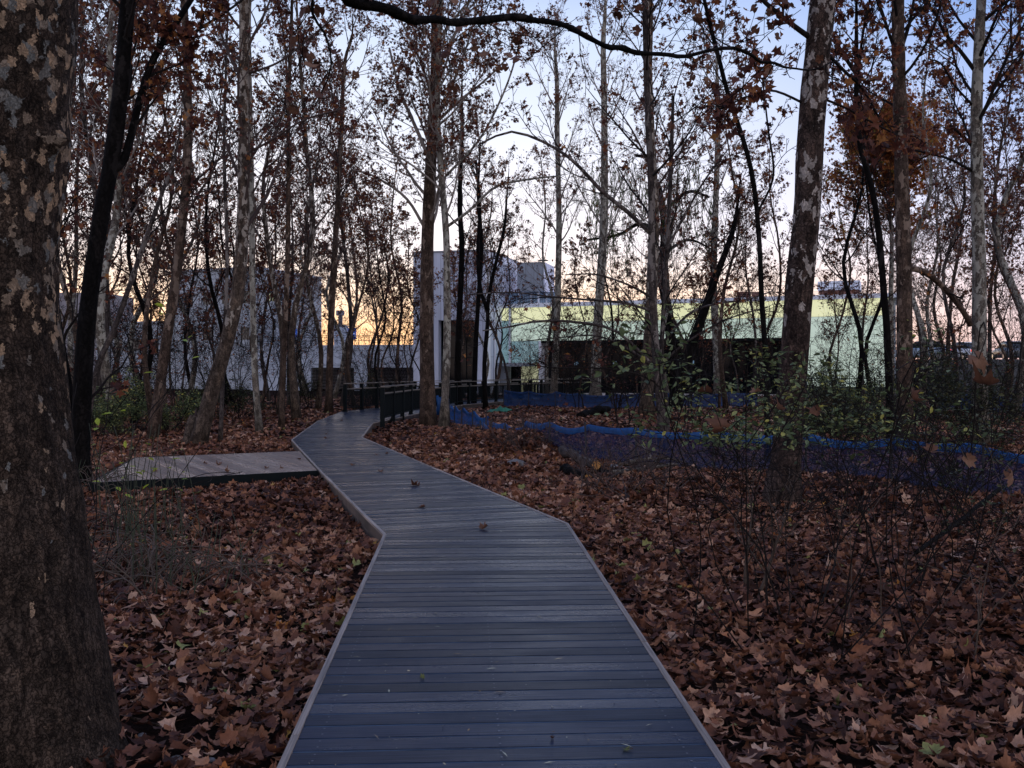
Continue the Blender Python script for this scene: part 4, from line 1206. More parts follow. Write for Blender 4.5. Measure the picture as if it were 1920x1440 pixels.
g = Geo(); g.slab(Aw, uw, nw, S(1532), S(1608), HT + .362, 8.25, -2, -5); g.build('roof_plant_base', M['rust'], bd, loc=BL)
g = Geo(); g.slab(Aw, uw, nw, S(1532) - .1, S(1608) + .1, 8.252, 8.95, -1.9, -5.1); g.build('roof_plant_room', M['white_paint'], bd, loc=BL)

# white block with tower far behind the wood
wb = empty('white_building', (-34, 104, 0), 'long pale block with a taller square tower, seen through the thicket', 'building'); WL = (-34, 104, 0)
Ay, uy, ny_ = frame_((X(180, 108), 108.), (X(484, 100), 100.))
Sy = lambda px: on_line(px, Ay, uy)
g = Geo(); g.slab(Ay, uy, ny_, 0, Sy(330), 0, 7.2, 0, -12); g.slab(Ay, uy, ny_, Sy(330) + .01, Sy(484), 0, 12.6, .3, -12); g.build('wall', M['white_block'], wb, loc=WL)
At, ut, nt2 = frame_((X(484, 99), 99.), (X(532, 101), 101.))
g = Geo(); g.slab(At, ut, nt2, 0, 3.0, 0, 12.4, 0, -5); g.build('tower', M['white_block'], wb, loc=WL)
g = Geo(); g.slab(At, ut, nt2, .9, 2.4, 9.2, 10.1, .02, -.2); wd = g.build('window', M['win_dark'], wb, loc=WL)
g = Geo()
for k in (1.25, 1.62, 2.0): g.slab(At, ut, nt2, k, k + .1, 9.2, 10.1, .06, .022)
g.build('window_frame', M['lobby'], wb, loc=WL)
for k in (.5, 1.7):
    g = Geo(); g.slab(At, ut, nt2, k, k + .3, 6.2, 7.4, .02, -.2); g.build('window', M['win_dark'], wb, loc=WL)
for px, z_ in ((215, 4.2), (248, 4.2), (281, 4.2), (350, 9.), (385, 9.), (420, 9.), (455, 9.), (350, 5.2), (385, 5.2), (420, 5.2), (455, 5.2)):
    g = Geo(); k = Sy(px); g.slab(Ay, uy, ny_, k, k + 1.1, z_, z_ + 1.3, .32 if px > 330 else .02, -.2); g.build('window', M['win_dark'], wb, loc=WL)
g = Geo(); g.slab(Ay, uy, ny_, Sy(330) - .1, Sy(484) + .2, 12.602, 12.8, .4, -12); g.slab(Ay, uy, ny_, -.2, Sy(330) - .15, 7.202, 7.4, .1, -12); g.build('roof_coping', M['concrete'], wb, loc=WL)
gb_ = empty('grey_block', (-55, 125, 0), 'distant dull grey block low against the sunset glow behind the dark fork', 'building')
Ag, ug, ng = frame_((X(60, 130), 130.), (X(196, 130), 130.))
g = Geo(); g.slab(Ag, ug, ng, 0, on_line(196, Ag, ug), 0, 12.6, 0, -10); g.build('wall', M['grey_block'], gb_, loc=(-55, 125, 0))
for i in range(5):
    for j in range(3):
        g = Geo(); g.slab(Ag, ug, ng, 1 + i * 1.9, 2.2 + i * 1.9, 2.5 + j * 3.2, 4. + j * 3.2, .02, -.2); g.build('window', M['win_dark'], gb_, loc=(-55, 125, 0))

# parking deck with two dark openings, signs and a kiosk on top
pk = empty('parking_deck', (-19, 95, 0), 'low grey concrete parking deck with two wide dark openings and a roof railing', 'parking deck'); KL = (-19, 95, 0)
Ak, uk, nk_ = frame_((X(470, 95), 95.), (X(782, 92), 92.))
Sk = lambda px: on_line(px, Ak, uk)
HK = 4.45
g = Geo(); e = [0, Sk(583), Sk(664), Sk(690), Sk(776), Sk(786)]
g.slab(Ak, uk, nk_, e[0], e[1], 0, HK, 0, -.4); g.slab(Ak, uk, nk_, e[2], e[3], 0, HK, 0, -.4); g.slab(Ak, uk, nk_, e[4], e[5], 0, HK, 0, -.4)
g.slab(Ak, uk, nk_, e[1] + .002, e[2] - .002, 2.25, HK, -.003, -.4); g.slab(Ak, uk, nk_, e[3] + .002, e[4] - .002, 2.25, HK, -.003, -.4)
g.build('wall', M['concrete'], pk, loc=KL)
g = Geo(); g.slab(Ak, uk, nk_, 0, e[5], HK - .4, HK - .06, -.41, -14); g.build('roof_slab', M['concrete'], pk, loc=KL)
g = Geo(); g.slab(Ak, uk, nk_, 0, e[5], 0, HK - .45, -8, -8.3); g.build('rear_wall', M['grey_block'], pk, loc=KL)
for k0, k1 in ((e[1], e[2]), (e[3], e[4])):
    g = Geo()
    for zz in np.arange(.4, 2.2, .3): g.slab(Ak, uk, nk_, k0 + .02, k1 - .02, zz, zz + .06, -.15, -.2)
    for k in np.arange(k0 + .5, k1, 1.1): g.slab(Ak, uk, nk_, k, k + .06, 0.02, 2.24, -.21, -.26)
    g.build('opening_grille', M['steel_dark'], pk, loc=KL)
g = Geo()
for zz in (4.85, 5.2, 5.35): g.slab(Ak, uk, nk_, 0, e[5], zz, zz + .04, -.1, -.14)
k = .1
while k < e[5]: g.slab(Ak, uk, nk_, k, k + .035, HK + .002, 5.35, -.145, -.18); k += .55
g.build('roof_railing', M['steel_dark'], pk, loc=KL)
g = Geo(); g.slab(Ak, uk, nk_, Sk(540), Sk(559), 3.1, 3.75, .06, .003); g.build('notice_board', M['grey_block'], pk, loc=KL)


def sign(name, label, px0, px1, py0, py1, Y, marks, halves=1):
    xa, xb, za, zb = X(px0, Y), X(px1, Y), Z(py1, Y), Z(py0, Y)
    o = empty(name, ((xa + xb) / 2, Y, HK - .06), label, 'sign', 'small blue signs on the parking deck'); lc = ((xa + xb) / 2, Y, HK - .06)
    wdt = (xb - xa) / halves
    for h in range(halves):
        g = Geo(); g.box(xa + h * wdt + .01, xa + (h + 1) * wdt - .02, Y, Y + .06, za, zb)
        pn = g.build('panel', M['sign_blue'], o, loc=lc)
    g = Geo()
    for (a, b_, c, d) in marks: g.box(xa + (xb - xa) * a, xa + (xb - xa) * b_, Y - .012, Y - .002, za + (zb - za) * c, za + (zb - za) * d)
    g.build('white_marks', M['sign_white'], o, loc=lc)
    g = Geo()
    for a in (.2, .8): g.box(xa + (xb - xa) * a - .03, xa + (xb - xa) * a + .03, Y + .065, Y + .12, HK - .06, za + .1)
    g.build('pole', M['steel_dark'], o, loc=lc)


sign('blue_sign', 'small blue sign with a white dot over two lines by the white tower', 544, 557, 617, 633, 97., [(.4, .62, .68, .84), (.25, .8, .40, .50), (.15, .85, .16, .26)])
sign('blue_sign', 'small blue sign in two halves with white figures, beside the roof kiosk', 652, 668, 615, 636, 97., [(.1, .2, .3, .8), (.2, .32, .7, .8), (.3, .38, .2, .7), (.6, .85, .72, .8), (.6, .67, .5, .72), (.67, .85, .46, .54), (.8, .87, .25, .5), (.6, .8, .2, .27)], 2)
ks = empty('roof_kiosk', (X(637, 99), 99, HK - .06), 'pale grey box shaped kiosk with a small dark tower on the parking deck', 'kiosk'); KS = tuple(ks.location)
g = Geo(); g.box(X(626, 99), X(647, 99), 99, 101, HK - .06, 6.55); g.build('wall', M['concrete'], ks, loc=KS)
g = Geo(); g.box(X(625, 99), X(648, 99), 98.9, 101.1, 6.552, 6.7); g.build('roof', M['clad_dark'], ks, loc=KS)
g = Geo(); g.box(X(633, 99), X(640, 99), 99.4, 99.8, 6.702, 7.7); g.box(X(629, 99), X(643, 99), 99.3, 99.9, 7.702, 8.2); g.build('roof_tower', M['grey_block'], ks, loc=KS)

# raised road behind the right thicket, with parked cars; pale forecourt in front of the wing
g = Geo()
g.hexa([(30.5, 69, -.2), (90, 62, -.2), (90, 140, -.2), (30.5, 140, -.2), (30.5, 70.5, 2.75), (90, 63.5, 2.75), (90, 140, 2.75), (30.5, 140, 2.75)])
tag(g.build('road', M['asphalt']), kind='structure')
g = Geo(); g.prism(orient([np.array(p) for p in ((-8, 79), (5, 73.), (30, 62.5), (36, 67), (29.5, 80), (0, 90), (-8, 90))]), -.2, .05)
tag(g.build('forecourt', M['paving']), kind='structure')


def make_car(label, mat):
    o = empty('parked_car', (0, 0, 0), label, 'car', 'cars parked on the raised road')
    def loft(secs, mt, nm):
        g = Geo(); k = len(secs[0]); v = [p for s in secs for p in s]; q = []
        for i in range(len(secs) - 1):
            for j in range(k): q.append((i * k + j, i * k + (j + 1) % k, (i + 1) * k + (j + 1) % k, (i + 1) * k + j))
        t = []
        for b0, fl in ((0, 1), ((len(secs) - 1) * k, 0)):
            for j in range(1, k - 1): t.append((b0, b0 + j + 1, b0 + j) if fl else (b0, b0 + j, b0 + j + 1))
        g.add(v, q, t); return g.build(nm, mt, o, True)
    def sec(x, hw, z0, z1, r=.12): return [(x, -hw + r, z0), (x, hw - r, z0), (x, hw, z0 + r), (x, hw, z1 - r), (x, hw - r, z1), (x, -hw + r, z1), (x, -hw, z1 - r), (x, -hw, z0 + r)]
    loft([sec(-2.2, .72, .35, .75), sec(-2.1, .84, .25, .92), sec(-1.4, .89, .2, .98), sec(0, .9, .2, .97), sec(1.1, .88, .2, .94), sec(1.95, .82, .24, .8), sec(2.2, .68, .34, .66)], mat, 'body')
    loft([sec(-1.9, .70, .93, .99, .02), sec(-1.35, .66, .93, 1.42), sec(-.5, .66, .93, 1.50), sec(.35, .64, .93, 1.44), sec(1.15, .72, .92, .97, .02)], M['win_dark'], 'windows')
    loft([sec(-1.45, .6, 1.40, 1.455, .02), sec(-.5, .62, 1.46, 1.53, .02), sec(.45, .58, 1.40, 1.455, .02)], mat, 'roof')
    for sx in (-1.35, 1.35):
        for sy in (-1, 1):
            g = Geo(); g.tube([(sx, sy * .7, .32), (sx, sy * .89, .32)], .32, 18); wl_ = g.build('wheel', M['tyre'], o)
            g = Geo(); g.tube([(sx, sy * .88, .32), (sx, sy * .90, .32)], .2, 12); g.build('rim', M['alloy'], wl_)
    for sy in (-1, 1):
        g = Geo(); g.box(-2.19, -2.08, sy * .6 - .12, sy * .6 + .12, .7, .86); g.build('taillight', M['taillight'], o)
        g = Geo(); g.box(2.06, 2.16, sy * .55 - .14, sy * .55 + .14, .6, .72); g.build('headlight', M['headlight'], o)
    return o


c1 = make_car('silver blue car parked on the raised road right behind the straight dark trunk', M['car_silver'])
c2 = copy_tree(c1); c3 = copy_tree(c1)
c2['label'] = 'white car with red tail lights parked in the middle of the raised road'
c3['label'] = 'dark grey car with a glowing tail light, parked beyond the pale edge trunk'
for c, mt in ((c2, M['car_white']), (c3, M['car_grey'])):
    for ch in c.children:
        if ch.name.split('.')[0] in ('body', 'roof'): ch.data = ch.data.copy(); ch.data.materials[0] = mt
for c, px, Y, rz in ((c1, 1728, 76, 2.6), (c2, 1803, 79, 1.75), (c3, 1893, 77, 1.4)):
    c.location = (X(px, Y), Y, 2.752); c.rotation_euler = (0, 0, rz)


# low black metal fence along the forecourt
def iron_fence(a, b_, label):
    a, b_ = np.array(a, float), np.array(b_, float); L_ = np.linalg.norm(b_ - a); u = (b_ - a) / L_; n = np.array((u[1], -u[0]))
    o = empty('metal_fence', (*a, 0), label, 'fence'); lc = (*a, 0)
    for k in np.arange(0, L_ + .1, 2.5):
        g = Geo(); g.slab(a, u, n, k - .04, k + .04, 0, 1.5, .04, -.04); g.build('post', M['steel_dark'], o, loc=lc)
    g = Geo()
    for z_ in (.25, 1.35): g.slab(a, u, n, 0, L_, z_, z_ + .05, .02, -.02)
    for k in np.arange(.1, L_, .13): g.slab(a, u, n, k, k + .02, .1, 1.48, .045, .025)
    g.build('bar_panel', M['steel_dark'], o, loc=lc)


iron_fence((X(1500, 66), 66), (X(1790, 60), 60), 'low black iron bar fence beneath the glowing end of the glass wing')


# ------------------------------------------------------------------ blue net fences
def net_fence(pts, heights, label, seed, matn='net', hem=.12, sag=.085, spacing=1.5):
    rng = np.random.default_rng(seed)
    P_ = path([np.array((*p, h)) for p, h in zip(pts, heights)], 90)
    seg = np.concatenate(([0], np.cumsum(np.linalg.norm(np.diff(P_[:, :2], axis=0), axis=1)))); tot = seg[-1]
    npost = max(2, int(tot / spacing)); s = np.linspace(0, tot, npost * 8 + 1)
    x, y, h = (np.interp(s, seg, P_[:, i]) for i in range(3))
    tx, ty = np.gradient(x), np.gradient(y); l = np.hypot(tx, ty); nx_, ny2 = -ty / l, tx / l
    f = (np.arange(len(s)) % 8) / 8.
    sg = rng.uniform(.5, 1.4, npost + 1)[(np.arange(len(s)) // 8)] * sag
    top = h * (1.03 + .06 * np.repeat(rng.normal(0, 1, npost + 1), 8)[:len(s)]) - sg * np.sin(np.pi * f)
    o = empty('net_fence', (x[0], y[0], 0), label, 'net fence', 'low blue net fences around the clearing'); lc = (x[0], y[0], 0)
    rows = 9
    V = np.zeros((rows, len(s), 3))
    for r in range(rows):
        t = r / (rows - 1)
        bil = .10 * np.sin(np.pi * f) * math.sin(math.pi * t) + .035 * np.sin(s * 5 + t * 6) * t + .03 * np.sin(s * 11 + 4 * np.sin(s)) * t + rng.normal(0, .006, len(s))
        V[r, :, 0] = x + nx_ * bil; V[r, :, 1] = y + ny2 * bil
        V[r, :, 2] = gz(x, y) * (1 - t) + t * (top - hem * .8) + .01
    k = len(s)
    I = np.arange(rows - 1)[:, None] * k + np.arange(k - 1)[None]
    g = Geo(); g.add(V.reshape(-1, 3), np.stack((I, I + 1, I + k + 1, I + k), -1).reshape(-1, 4)); g.build('net', M[matn], o, True, lc)
    V2 = np.zeros((6, k, 3)); prof = [(-.012, -hem), (-.026, -hem * .5), (-.02, -.01), (0, .008), (.03, -.015), (.045, -hem * .5)]
    for r, (a, z_) in enumerate(prof):
        fl = 1 + .5 * np.sin(np.pi * f)
        V2[r, :, 0] = x + nx_ * a * fl; V2[r, :, 1] = y + ny2 * a * fl; V2[r, :, 2] = top + z_ * (1 + rng.normal(0, .1, k)) + .01
    I = np.arange(5)[:, None] * k + np.arange(k - 1)[None]
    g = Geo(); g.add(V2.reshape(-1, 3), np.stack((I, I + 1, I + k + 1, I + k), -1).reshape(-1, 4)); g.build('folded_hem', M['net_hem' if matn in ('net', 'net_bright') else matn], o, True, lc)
    for i in range(npost + 1):
        j = min(i * 8, k - 1); g = Geo()
        g.tube([(x[j] - nx_[j] * .06, y[j] - ny2[j] * .06, -.1), (x[j] - nx_[j] * .06 + rng.normal(0, .02), y[j] - ny2[j] * .06, top[j] + .06)], .02, 6); g.build('stake', M['stake'], o, loc=lc)
    pr = np.stack((x - nx_ * .075, y - ny2 * .075, .45 * top + .04 * np.sin(s * 1.3)), -1); g = Geo(); g.tube(pr, .008, 4); g.build('cord', M['stake'], o, loc=lc)


def gpts(l): return [gp(*p) for p in l]
net_fence(gpts([(905, 818), (945, 832), (1010, 848), (1100, 864), (1240, 882), (1370, 888), (1500, 893), (1640, 905), (1780, 922), (1960, 944), (2300, 990)]), [.36, .5, .66, .72, .74, .73, .72, .72, .74, .75, .74], 'long low blue net fence running across the clearing into the thicket', 31)
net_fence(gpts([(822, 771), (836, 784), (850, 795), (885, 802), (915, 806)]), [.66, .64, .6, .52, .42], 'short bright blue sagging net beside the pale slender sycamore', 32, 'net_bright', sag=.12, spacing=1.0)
net_fence(gpts([(945, 762), (1040, 764), (1150, 766), (1290, 765), (1420, 764)]), [.9, .75, .72, .75, .72], 'dark blue net fence at the far edge of the clearing', 33, 'net_far', .12)
net_fence(gpts([(1760, 770), (1850, 772), (1960, 776)]), [.7, .75, .7], 'blue net corner glimpsed behind the brambles at the far edge', 34, 'net_far', .12)
rng = np.random.default_rng(9)
g = Geo()
for k in range(7): g.tube(path([at(820 + k * 3, 742 + 4 * math.sin(k), 37 + .04 * k), at(822 + k * 3, 760, 36.9 + .05 * k), at(819 + k * 3.4, 778, 36.9 + .04 * k)], 6), [.05, .075, .06, .05, .07, .04], 6)
tag(g.build('rolled_net', M['net_hem'], None, True, (*gp(828, 776), 0)), 'bunched upright roll of bright blue net between two trunks', 'rolled net')
gb = gp(935, 772); g = Geo(); nu = 26; U, V = np.meshgrid(np.linspace(-1, 1, nu), np.linspace(-1, 1, nu)); RR = np.hypot(U, V)
zt = np.array([[.5 + .5 * mnoise.fractal(Vector((u_ * 2.2, v_ * 2.2, 3.)), .7, 2., 4) for u_ in U[0]] for v_ in V[:, 0]])
zt = np.maximum(.01, .34 * zt * np.clip(1.1 - RR, 0, 1) ** .6 * (1 + .5 * U)); rag = 1 + .25 * np.sin(5 * np.arctan2(V, U) + 1)
g.add(np.stack((gb[0] + .5 * U * rag, gb[1] + .4 * V * rag, zt), -1).reshape(-1, 3), np.stack([(np.arange(nu - 1)[:, None] * nu + np.arange(nu - 1)[None]) + k for k in (0, 1, nu + 1, nu)], -1).reshape(-1, 4))
tag(g.build('crumpled_tarp', M['tarp'], None, False, (*gb, 0)), 'crumpled green plastic tarp lying under the far railing', 'tarp')


# ------------------------------------------------------------------ shrubs, brambles, reeds
def shrub(label, base, nst, H, spread, seed, leaf_m, lsize, leafp, leafn, twig_m, zmin=.0, cat='shrub', name='shrub', tmpl=T_OVAL, levels=2, kids=(7, 4, 2), r=.012, lean=(0, 0), wig=.16, group=None, rmin=.0025, up=(.05, .02, 0), ang=(.4, 1.1), tmin=.22, bsp=.12):
    rng = np.random.default_rng(seed)
    PP = dict(DEF); PP.update(levels=levels, kids=kids, leafp=leafp, leafn=leafn, leafs=lsize, rmin=rmin, lref=H * .5, wig=wig, up=up, ang=ang, tmin=tmin)
    T = Tree(rng, PP)
    for k in range(nst):
        p = np.array((base[0] + rng.normal(0, bsp), base[1] + rng.normal(0, bsp), -.03))
        d = unit(np.array((rng.normal(0, spread) + lean[0], rng.normal(0, spread) + lean[1], 1.)))
        T.grow(p, d, H * rng.uniform(.6, 1.1), r * rng.uniform(.6, 1.2), 0)
    lc = (base[0], base[1], 0)
    o = empty(name, lc, label, cat, group)
    T.limb.build('stems', twig_m, o, True, lc)
    lv = np.array([q for q in T.leaf if q[2] > zmin]) if T.leaf else np.zeros((0, 3))
    if len(lv):
        LG = Geo(); n_ = len(lv)
        scatter(LG, tmpl[0], lv, rng.uniform(.6, 1.2, n_) * lsize, np.einsum('nij,njk->nik', lay_rot(rng, n_, .7), np.broadcast_to(np.eye(3), (n_, 3, 3))), rng.random(n_))
        LG.build('leaves', leaf_m, o, False, lc)
    return o


G_, E_ = M['leaf_green'], M['leaf_ever']
shrub('leafy pale green shrub in front of the big mottled sycamore', (1.85, 7.3), 6, 1.9, .22, 301, G_, .062, .85, 4, TD, 1.25, kids=(9, 5, 2), tmin=.5, r=.008, bsp=.25)
shrub('green shrub with thin grey stems filling the gap behind the leafy pale one', (3.3, 8.8), 4, 1.85, .24, 302, G_, .06, .75, 4, TD, 1.25, tmin=.5, r=.008, bsp=.3)
shrub('sparse green shrub between the mottled sycamore and the brambles', (3.75, 8.6), 3, 1.8, .24, 303, G_, .06, .7, 3, TD, 1.1, tmin=.45, r=.008)
shrub('grey forked bare sapling standing in leaves nearest the walk', gp(1424, 1112), 2, 1.5, .18, 304, G_, .04, .1, 2, M['reed_dry'], .9, r=.014)
shrub('dense leafless bramble of dark arching stems at the picture edge', (3.95, 6.9), 7, 1.9, .4, 305, E_, .04, .25, 3, TD, .5, bsp=.4, r=.007, name='bramble', cat='bramble', kids=(8, 5, 2))
shrub('tangled dark bramble in front of the net, next to the edge one', (3.75, 7.7), 5, 1.6, .38, 306, E_, .045, .35, 3, TD, .4, bsp=.4, r=.007, name='bramble', cat='bramble', kids=(8, 5, 2))
shrub('wide twiggy bramble with scattered green leaves behind the blue net', (5.9, 13.0), 9, 1.8, .42, 307, E_, .06, .6, 3, TD, .5, name='bramble', cat='bramble')
for i, (px, py, lb, H) in enumerate(((1530, 850, 'low evergreen bush behind the mottled trunk and the net', 1.6), (1610, 838, 'dark evergreen bush behind the net, past the mottled trunk', 1.9), (1740, 830, 'dark evergreen bush at the foot of the straight dark trunk', 2.0), (1830, 842, 'dark evergreen bush around the pale edge trunk', 2.1),
                                     (1560, 780, 'evergreen bush before the iron fence, nearer the mottled trunk', 2.2), (1650, 778, 'evergreen bush before the iron fence, middle of three', 2.3), (1770, 782, 'evergreen bush below the silver blue car', 2.2), (1880, 786, 'evergreen bush below the dark grey car', 2.3))):
    shrub(lb, gp(px, py), 10, H, .5, 320 + i, E_ if i != 1 else G_, .08, .7, 5, TD, .15, name='evergreen_bush', cat='bush', group='evergreen bushes of the far thicket', kids=(7, 4, 2))
for i, (px, py, lb, H) in enumerate(((205, 822, 'green bush behind the black forked trunk', 1.5), (255, 806, 'low green bush between the dark fork and the brown sycamore', 1.5), (320, 812, 'low green bush behind the brown sycamore base', 1.3), (205, 790, 'dull green bush deep in the thicket past the dark fork', 1.9), (380, 790, 'dull twiggy bush behind the curved sycamore', 1.6), (445, 788, 'dull twiggy bush under the white tower', 1.7), (560, 770, 'dull twiggy bush at the foot of the parking deck', 1.8), (700, 765, 'dull twiggy bush behind the first railing post', 1.6))):
    shrub(lb, gp(px, py), 9, H, .55, 340 + i, E_ if i > 2 else G_, .09 if i > 2 else .075, .8 if i < 3 else .35, 5, TD, .1, name='green_bush', cat='bush', group='low bushes of the thicket behind the platform')
for i, (px, py, lb) in enumerate(((1160, 775, 'small bare sapling by the flaring tan trunk'), (1085, 770, 'small bare sapling between the two pale trunks'), (1178, 800, 'thin bare twin sapling inside the clearing'), (1300, 790, 'thin bare sapling right of the many stemmed tree'), (755, 775, 'thin bare sapling behind the railing posts'))):
    shrub(lb, gp(px, py), 3, 3.4, .12, 360 + i, M['leaf_tree'], .1, .15, 2, TD, .5, name='bare_sapling', cat='sapling', r=.03, rmin=.006, tmpl=T_STAR, up=(.12, .05, 0))
for i, (px, py, lb, H) in enumerate(((200, 795, 'twiggy thicket bush directly past the dark forked trunk', 4.2), (250, 786, 'twiggy thicket bush between dark fork and brown sycamore', 5.), (322, 790, 'twiggy thicket bush hiding the pale block, behind the brown sycamore', 4.6), (400, 784, 'twiggy thicket bush before the pale block near the curved sycamore', 5.), (446, 776, 'twiggy thicket bush between curved sycamore and white tower', 5.4), (505, 772, 'twiggy thicket bush at the foot of the white tower', 5.2),
                                     (575, 766, 'twiggy thicket bush before the first parking deck opening', 4.2), (700, 762, 'twiggy thicket bush before the second parking deck opening', 4.4), (985, 760, 'twiggy thicket bush before the glazed entrance', 4.8), (1075, 762, 'twiggy thicket bush before the first pale blue placard', 4.8), (1165, 766, 'twiggy thicket bush before the second pale blue placard', 5.2), (1395, 776, 'twiggy thicket bush before the black glazing, next to the mottled trunk', 5.), (1600, 778, 'twiggy thicket bush before the glowing end panel', 5.), (1755, 790, 'twiggy thicket bush below the parked cars', 4.4), (1880, 796, 'twiggy thicket bush behind the pale edge trunk', 4.6))):
    shrub(lb, gp(px, py), 5, H, .22, 380 + i, M['leaf_tree'], .11, .16, 2, TD, 1., name='thicket_bush', cat='bush', group='bare twiggy bushes of the thicket', levels=3, kids=(7, 4, 3), r=.026, rmin=.005, tmpl=T_STAR, up=(.05, .03, 0, 0), bsp=.25, wig=.14)
for i, (px, py, lb, H) in enumerate(((1505, 1150, 'thin upright twig rising from the litter near the forked sapling', 1.0), (1622, 1180, 'slanting twig with one dead leaf hooked on it', 1.1), (1690, 1130, 'dark upright twig in front of the net and brambles', 1.3), (1790, 1240, 'dark twig bending over the litter near the bottom corner', 1.2))):
    shrub(lb, gp(px, py), 2, H, .25, 370 + i, E_, .03, .1, 1, M['reed_dry'] if i % 2 else TD, .3, name='twig', cat='twig', r=.006, kids=(3, 2, 1), rmin=.002)


def reeds(label, base, n_up, n_bent, H, seed, lime=0):
    rng = np.random.default_rng(seed); lc = (base[0], base[1], 0)
    o = empty('reed_clump', lc, label, 'reeds')
    g, g2 = Geo(), Geo(); lf = []
    for k in range(n_up):
        p = np.array((base[0] + rng.normal(0, .22), base[1] + rng.normal(0, .25), -.02)); d = np.array((rng.normal(-.05, .16), rng.normal(0, .1), 1))
        h = H * rng.uniform(.6, 1.1); b2 = rng.normal(0, .12)
        s = [p + unit(d) * h * t + np.array((b2, 0, -.1 * abs(b2))) * t * t for t in np.linspace(0, 1, 6)]
        g.tube(s, np.linspace(.006, .0025, 6), 5)
        if rng.random() < lime: lf += [s[3] + rng.normal(0, .04, 3), s[4] + rng.normal(0, .04, 3)]
    for k in range(n_bent):
        a = rng.uniform(0, 6.28); L_ = rng.uniform(.4, 1.2)
        p = np.array((base[0] + rng.normal(0, .3), base[1] + rng.normal(0, .3), -.02)); d = np.array((math.cos(a), math.sin(a) * .6, 0))
        hh = rng.uniform(.05, .38)
        s = [p + d * L_ * t + UP * (hh * 4 * t * (1 - t) + .05) + rng.normal(0, .01, 3) for t in np.linspace(0, 1, 7)]
        g2.tube(s, np.linspace(.007, .003, 7), 4)
    g.build('upright_stems', M['reed'], o, True, lc); g2.build('bent_stems', M['reed_dry'], o, True, lc)
    if lf:
        LG = Geo(); lf = np.array(lf); scatter(LG, T_OVAL[0], lf, rng.uniform(.05, .11, len(lf)), lay_rot(rng, len(lf), .5), rng.random(len(lf))); LG.build('leaves', M['leaf_lime'], o, False, lc)


reeds('tall thin green stems with lime leaves in front of the platform', gp(262, 1015), 34, 22, 1.2, 61, .3)
reeds('tangle of bent dry stems beside the huge trunk', gp(250, 1085), 16, 60, .8, 62, .2)
reeds('dark upright stem clump in the litter, nearer the boardwalk', gp(345, 1118), 20, 34, .75, 63)
reeds('grey dry grass tuft at the foot of the dark forked trunk', gp(168, 925), 10, 60, .55, 64)
o = shrub('lime green leafy sprig poking out behind the huge trunk', (-2.66, 5.9), 3, 1.95, .04, 65, M['leaf_lime'], .07, .35, 1, TD, 1.2, name='sprig', cat='sprig', r=.004, kids=(3, 1, 1))


# ------------------------------------------------------------------ logs, sticks, stones, fallen leaves
def log(label, a, b_, r0, r1, mat, seed, name='log', cat='log', cut=True, group=None):
    rng = np.random.default_rng(seed)
    a, b_ = np.array(a, float), np.array(b_, float)
    pts = [a + (b_ - a) * t + rng.normal(0, r0 * .25, 3) for t in np.linspace(0, 1, 9)]
    g = Geo(); g.tube(path(pts, 18), np.linspace(r0, r1, 18) * (1 + rng.normal(0, .05, 18)), 14)
    o = g.build(name, mat, None, True, a); tag(o, label, cat, group)
    if cut:
        d = unit(b_ - a)
        g = Geo(); g.tube([pts[-1], pts[-1] + d * .006], r1 * .96, 14); g.build('cut_end', M['cutwood'], o).data.transform(__import__('mathutils').Matrix.Translation(-Vector(a)))
    return o


def gl(px, py, h=0.): p = gp(px, py); return (p[0], p[1], h + float(gz(p[0], p[1])))
log('round brown log with an orange cut end lying on the litter', gl(1056, 874, .30), gl(1116, 898, .22), .085, .08, M['bark_grey'], 401)
log('darker round log lying under the orange ended one', gl(1056, 888, .14), gl(1102, 908, .11), .08, .075, M['bark_dark'], 402)
log('short dark broken branch pointing away from the two logs', gl(1118, 892, .18), gl(1150, 912, .12), .055, .035, M['bark_dark'], 403, 'fallen_branch', 'branch', False)
log('long pale stick, lowest of the brush pile by the many stemmed tree', gl(1148, 910, .20), gl(1268, 900, .24), .032, .022, M['bark_pale'], 404, 'stick', 'stick', False)
log('straight pale stick lying highest across the brush pile', gl(1180, 899, .30), gl(1254, 896, .30), .030, .022, M['bark_pale'], 405, 'stick', 'stick', False)
log('thin pale stick leaning up against the net beside the dark stems', gl(1240, 890, .08), gl(1196, 880, .5), .024, .014, M['bark_pale'], 406, 'stick', 'stick', False)
log('crooked brown stick buried between the other brush pile sticks', gl(1160, 903, .26), gl(1240, 897, .22), .034, .022, M['bark_syc'], 407, 'stick', 'stick', False)
for i_, (x0, y0, h0, x1, y1, h1, lb) in enumerate(((1135, 915, .14, 1205, 903, .26, 'bent grey stick sloping up at the near end of the brush pile'), (1210, 912, .12, 1282, 905, .20, 'grey stick at the end of the brush pile past the many stemmed tree'), (1170, 896, .22, 1222, 914, .10, 'grey stick lying across the other sticks of the brush pile'), (1225, 894, .34, 1290, 886, .16, 'grey stick propped behind the foot of the many stemmed tree'))):
    log(lb, gl(x0, y0, h0), gl(x1, y1, h1), .024, .015, M['bark_grey'], 430 + i_, 'stick', 'stick', False)
log('dark rotting log in the middle of the clearing inside the net', gl(1090, 784, .15), gl(1140, 778, .2), .2, .12, M['bark_dark'], 408, cut=False)
log('thin bare branch fallen beside the leaf heap near the walk', gl(826, 846, .12), gl(862, 858, .08), .02, .012, M['bark_grey'], 409, 'fallen_branch', 'branch', False)
log('dark thin branch fallen across the litter below the brambles', gl(1718, 1052, .12), gl(1880, 968, .35), .02, .03, M['bark_dark'], 410, 'fallen_branch', 'branch', False)
log('small broken stick on the bare soil beside the huge trunk', gl(215, 1352, .05), gl(308, 1372, .03), .009, .006, M['bark_brown'], 411, 'stick', 'stick', False)


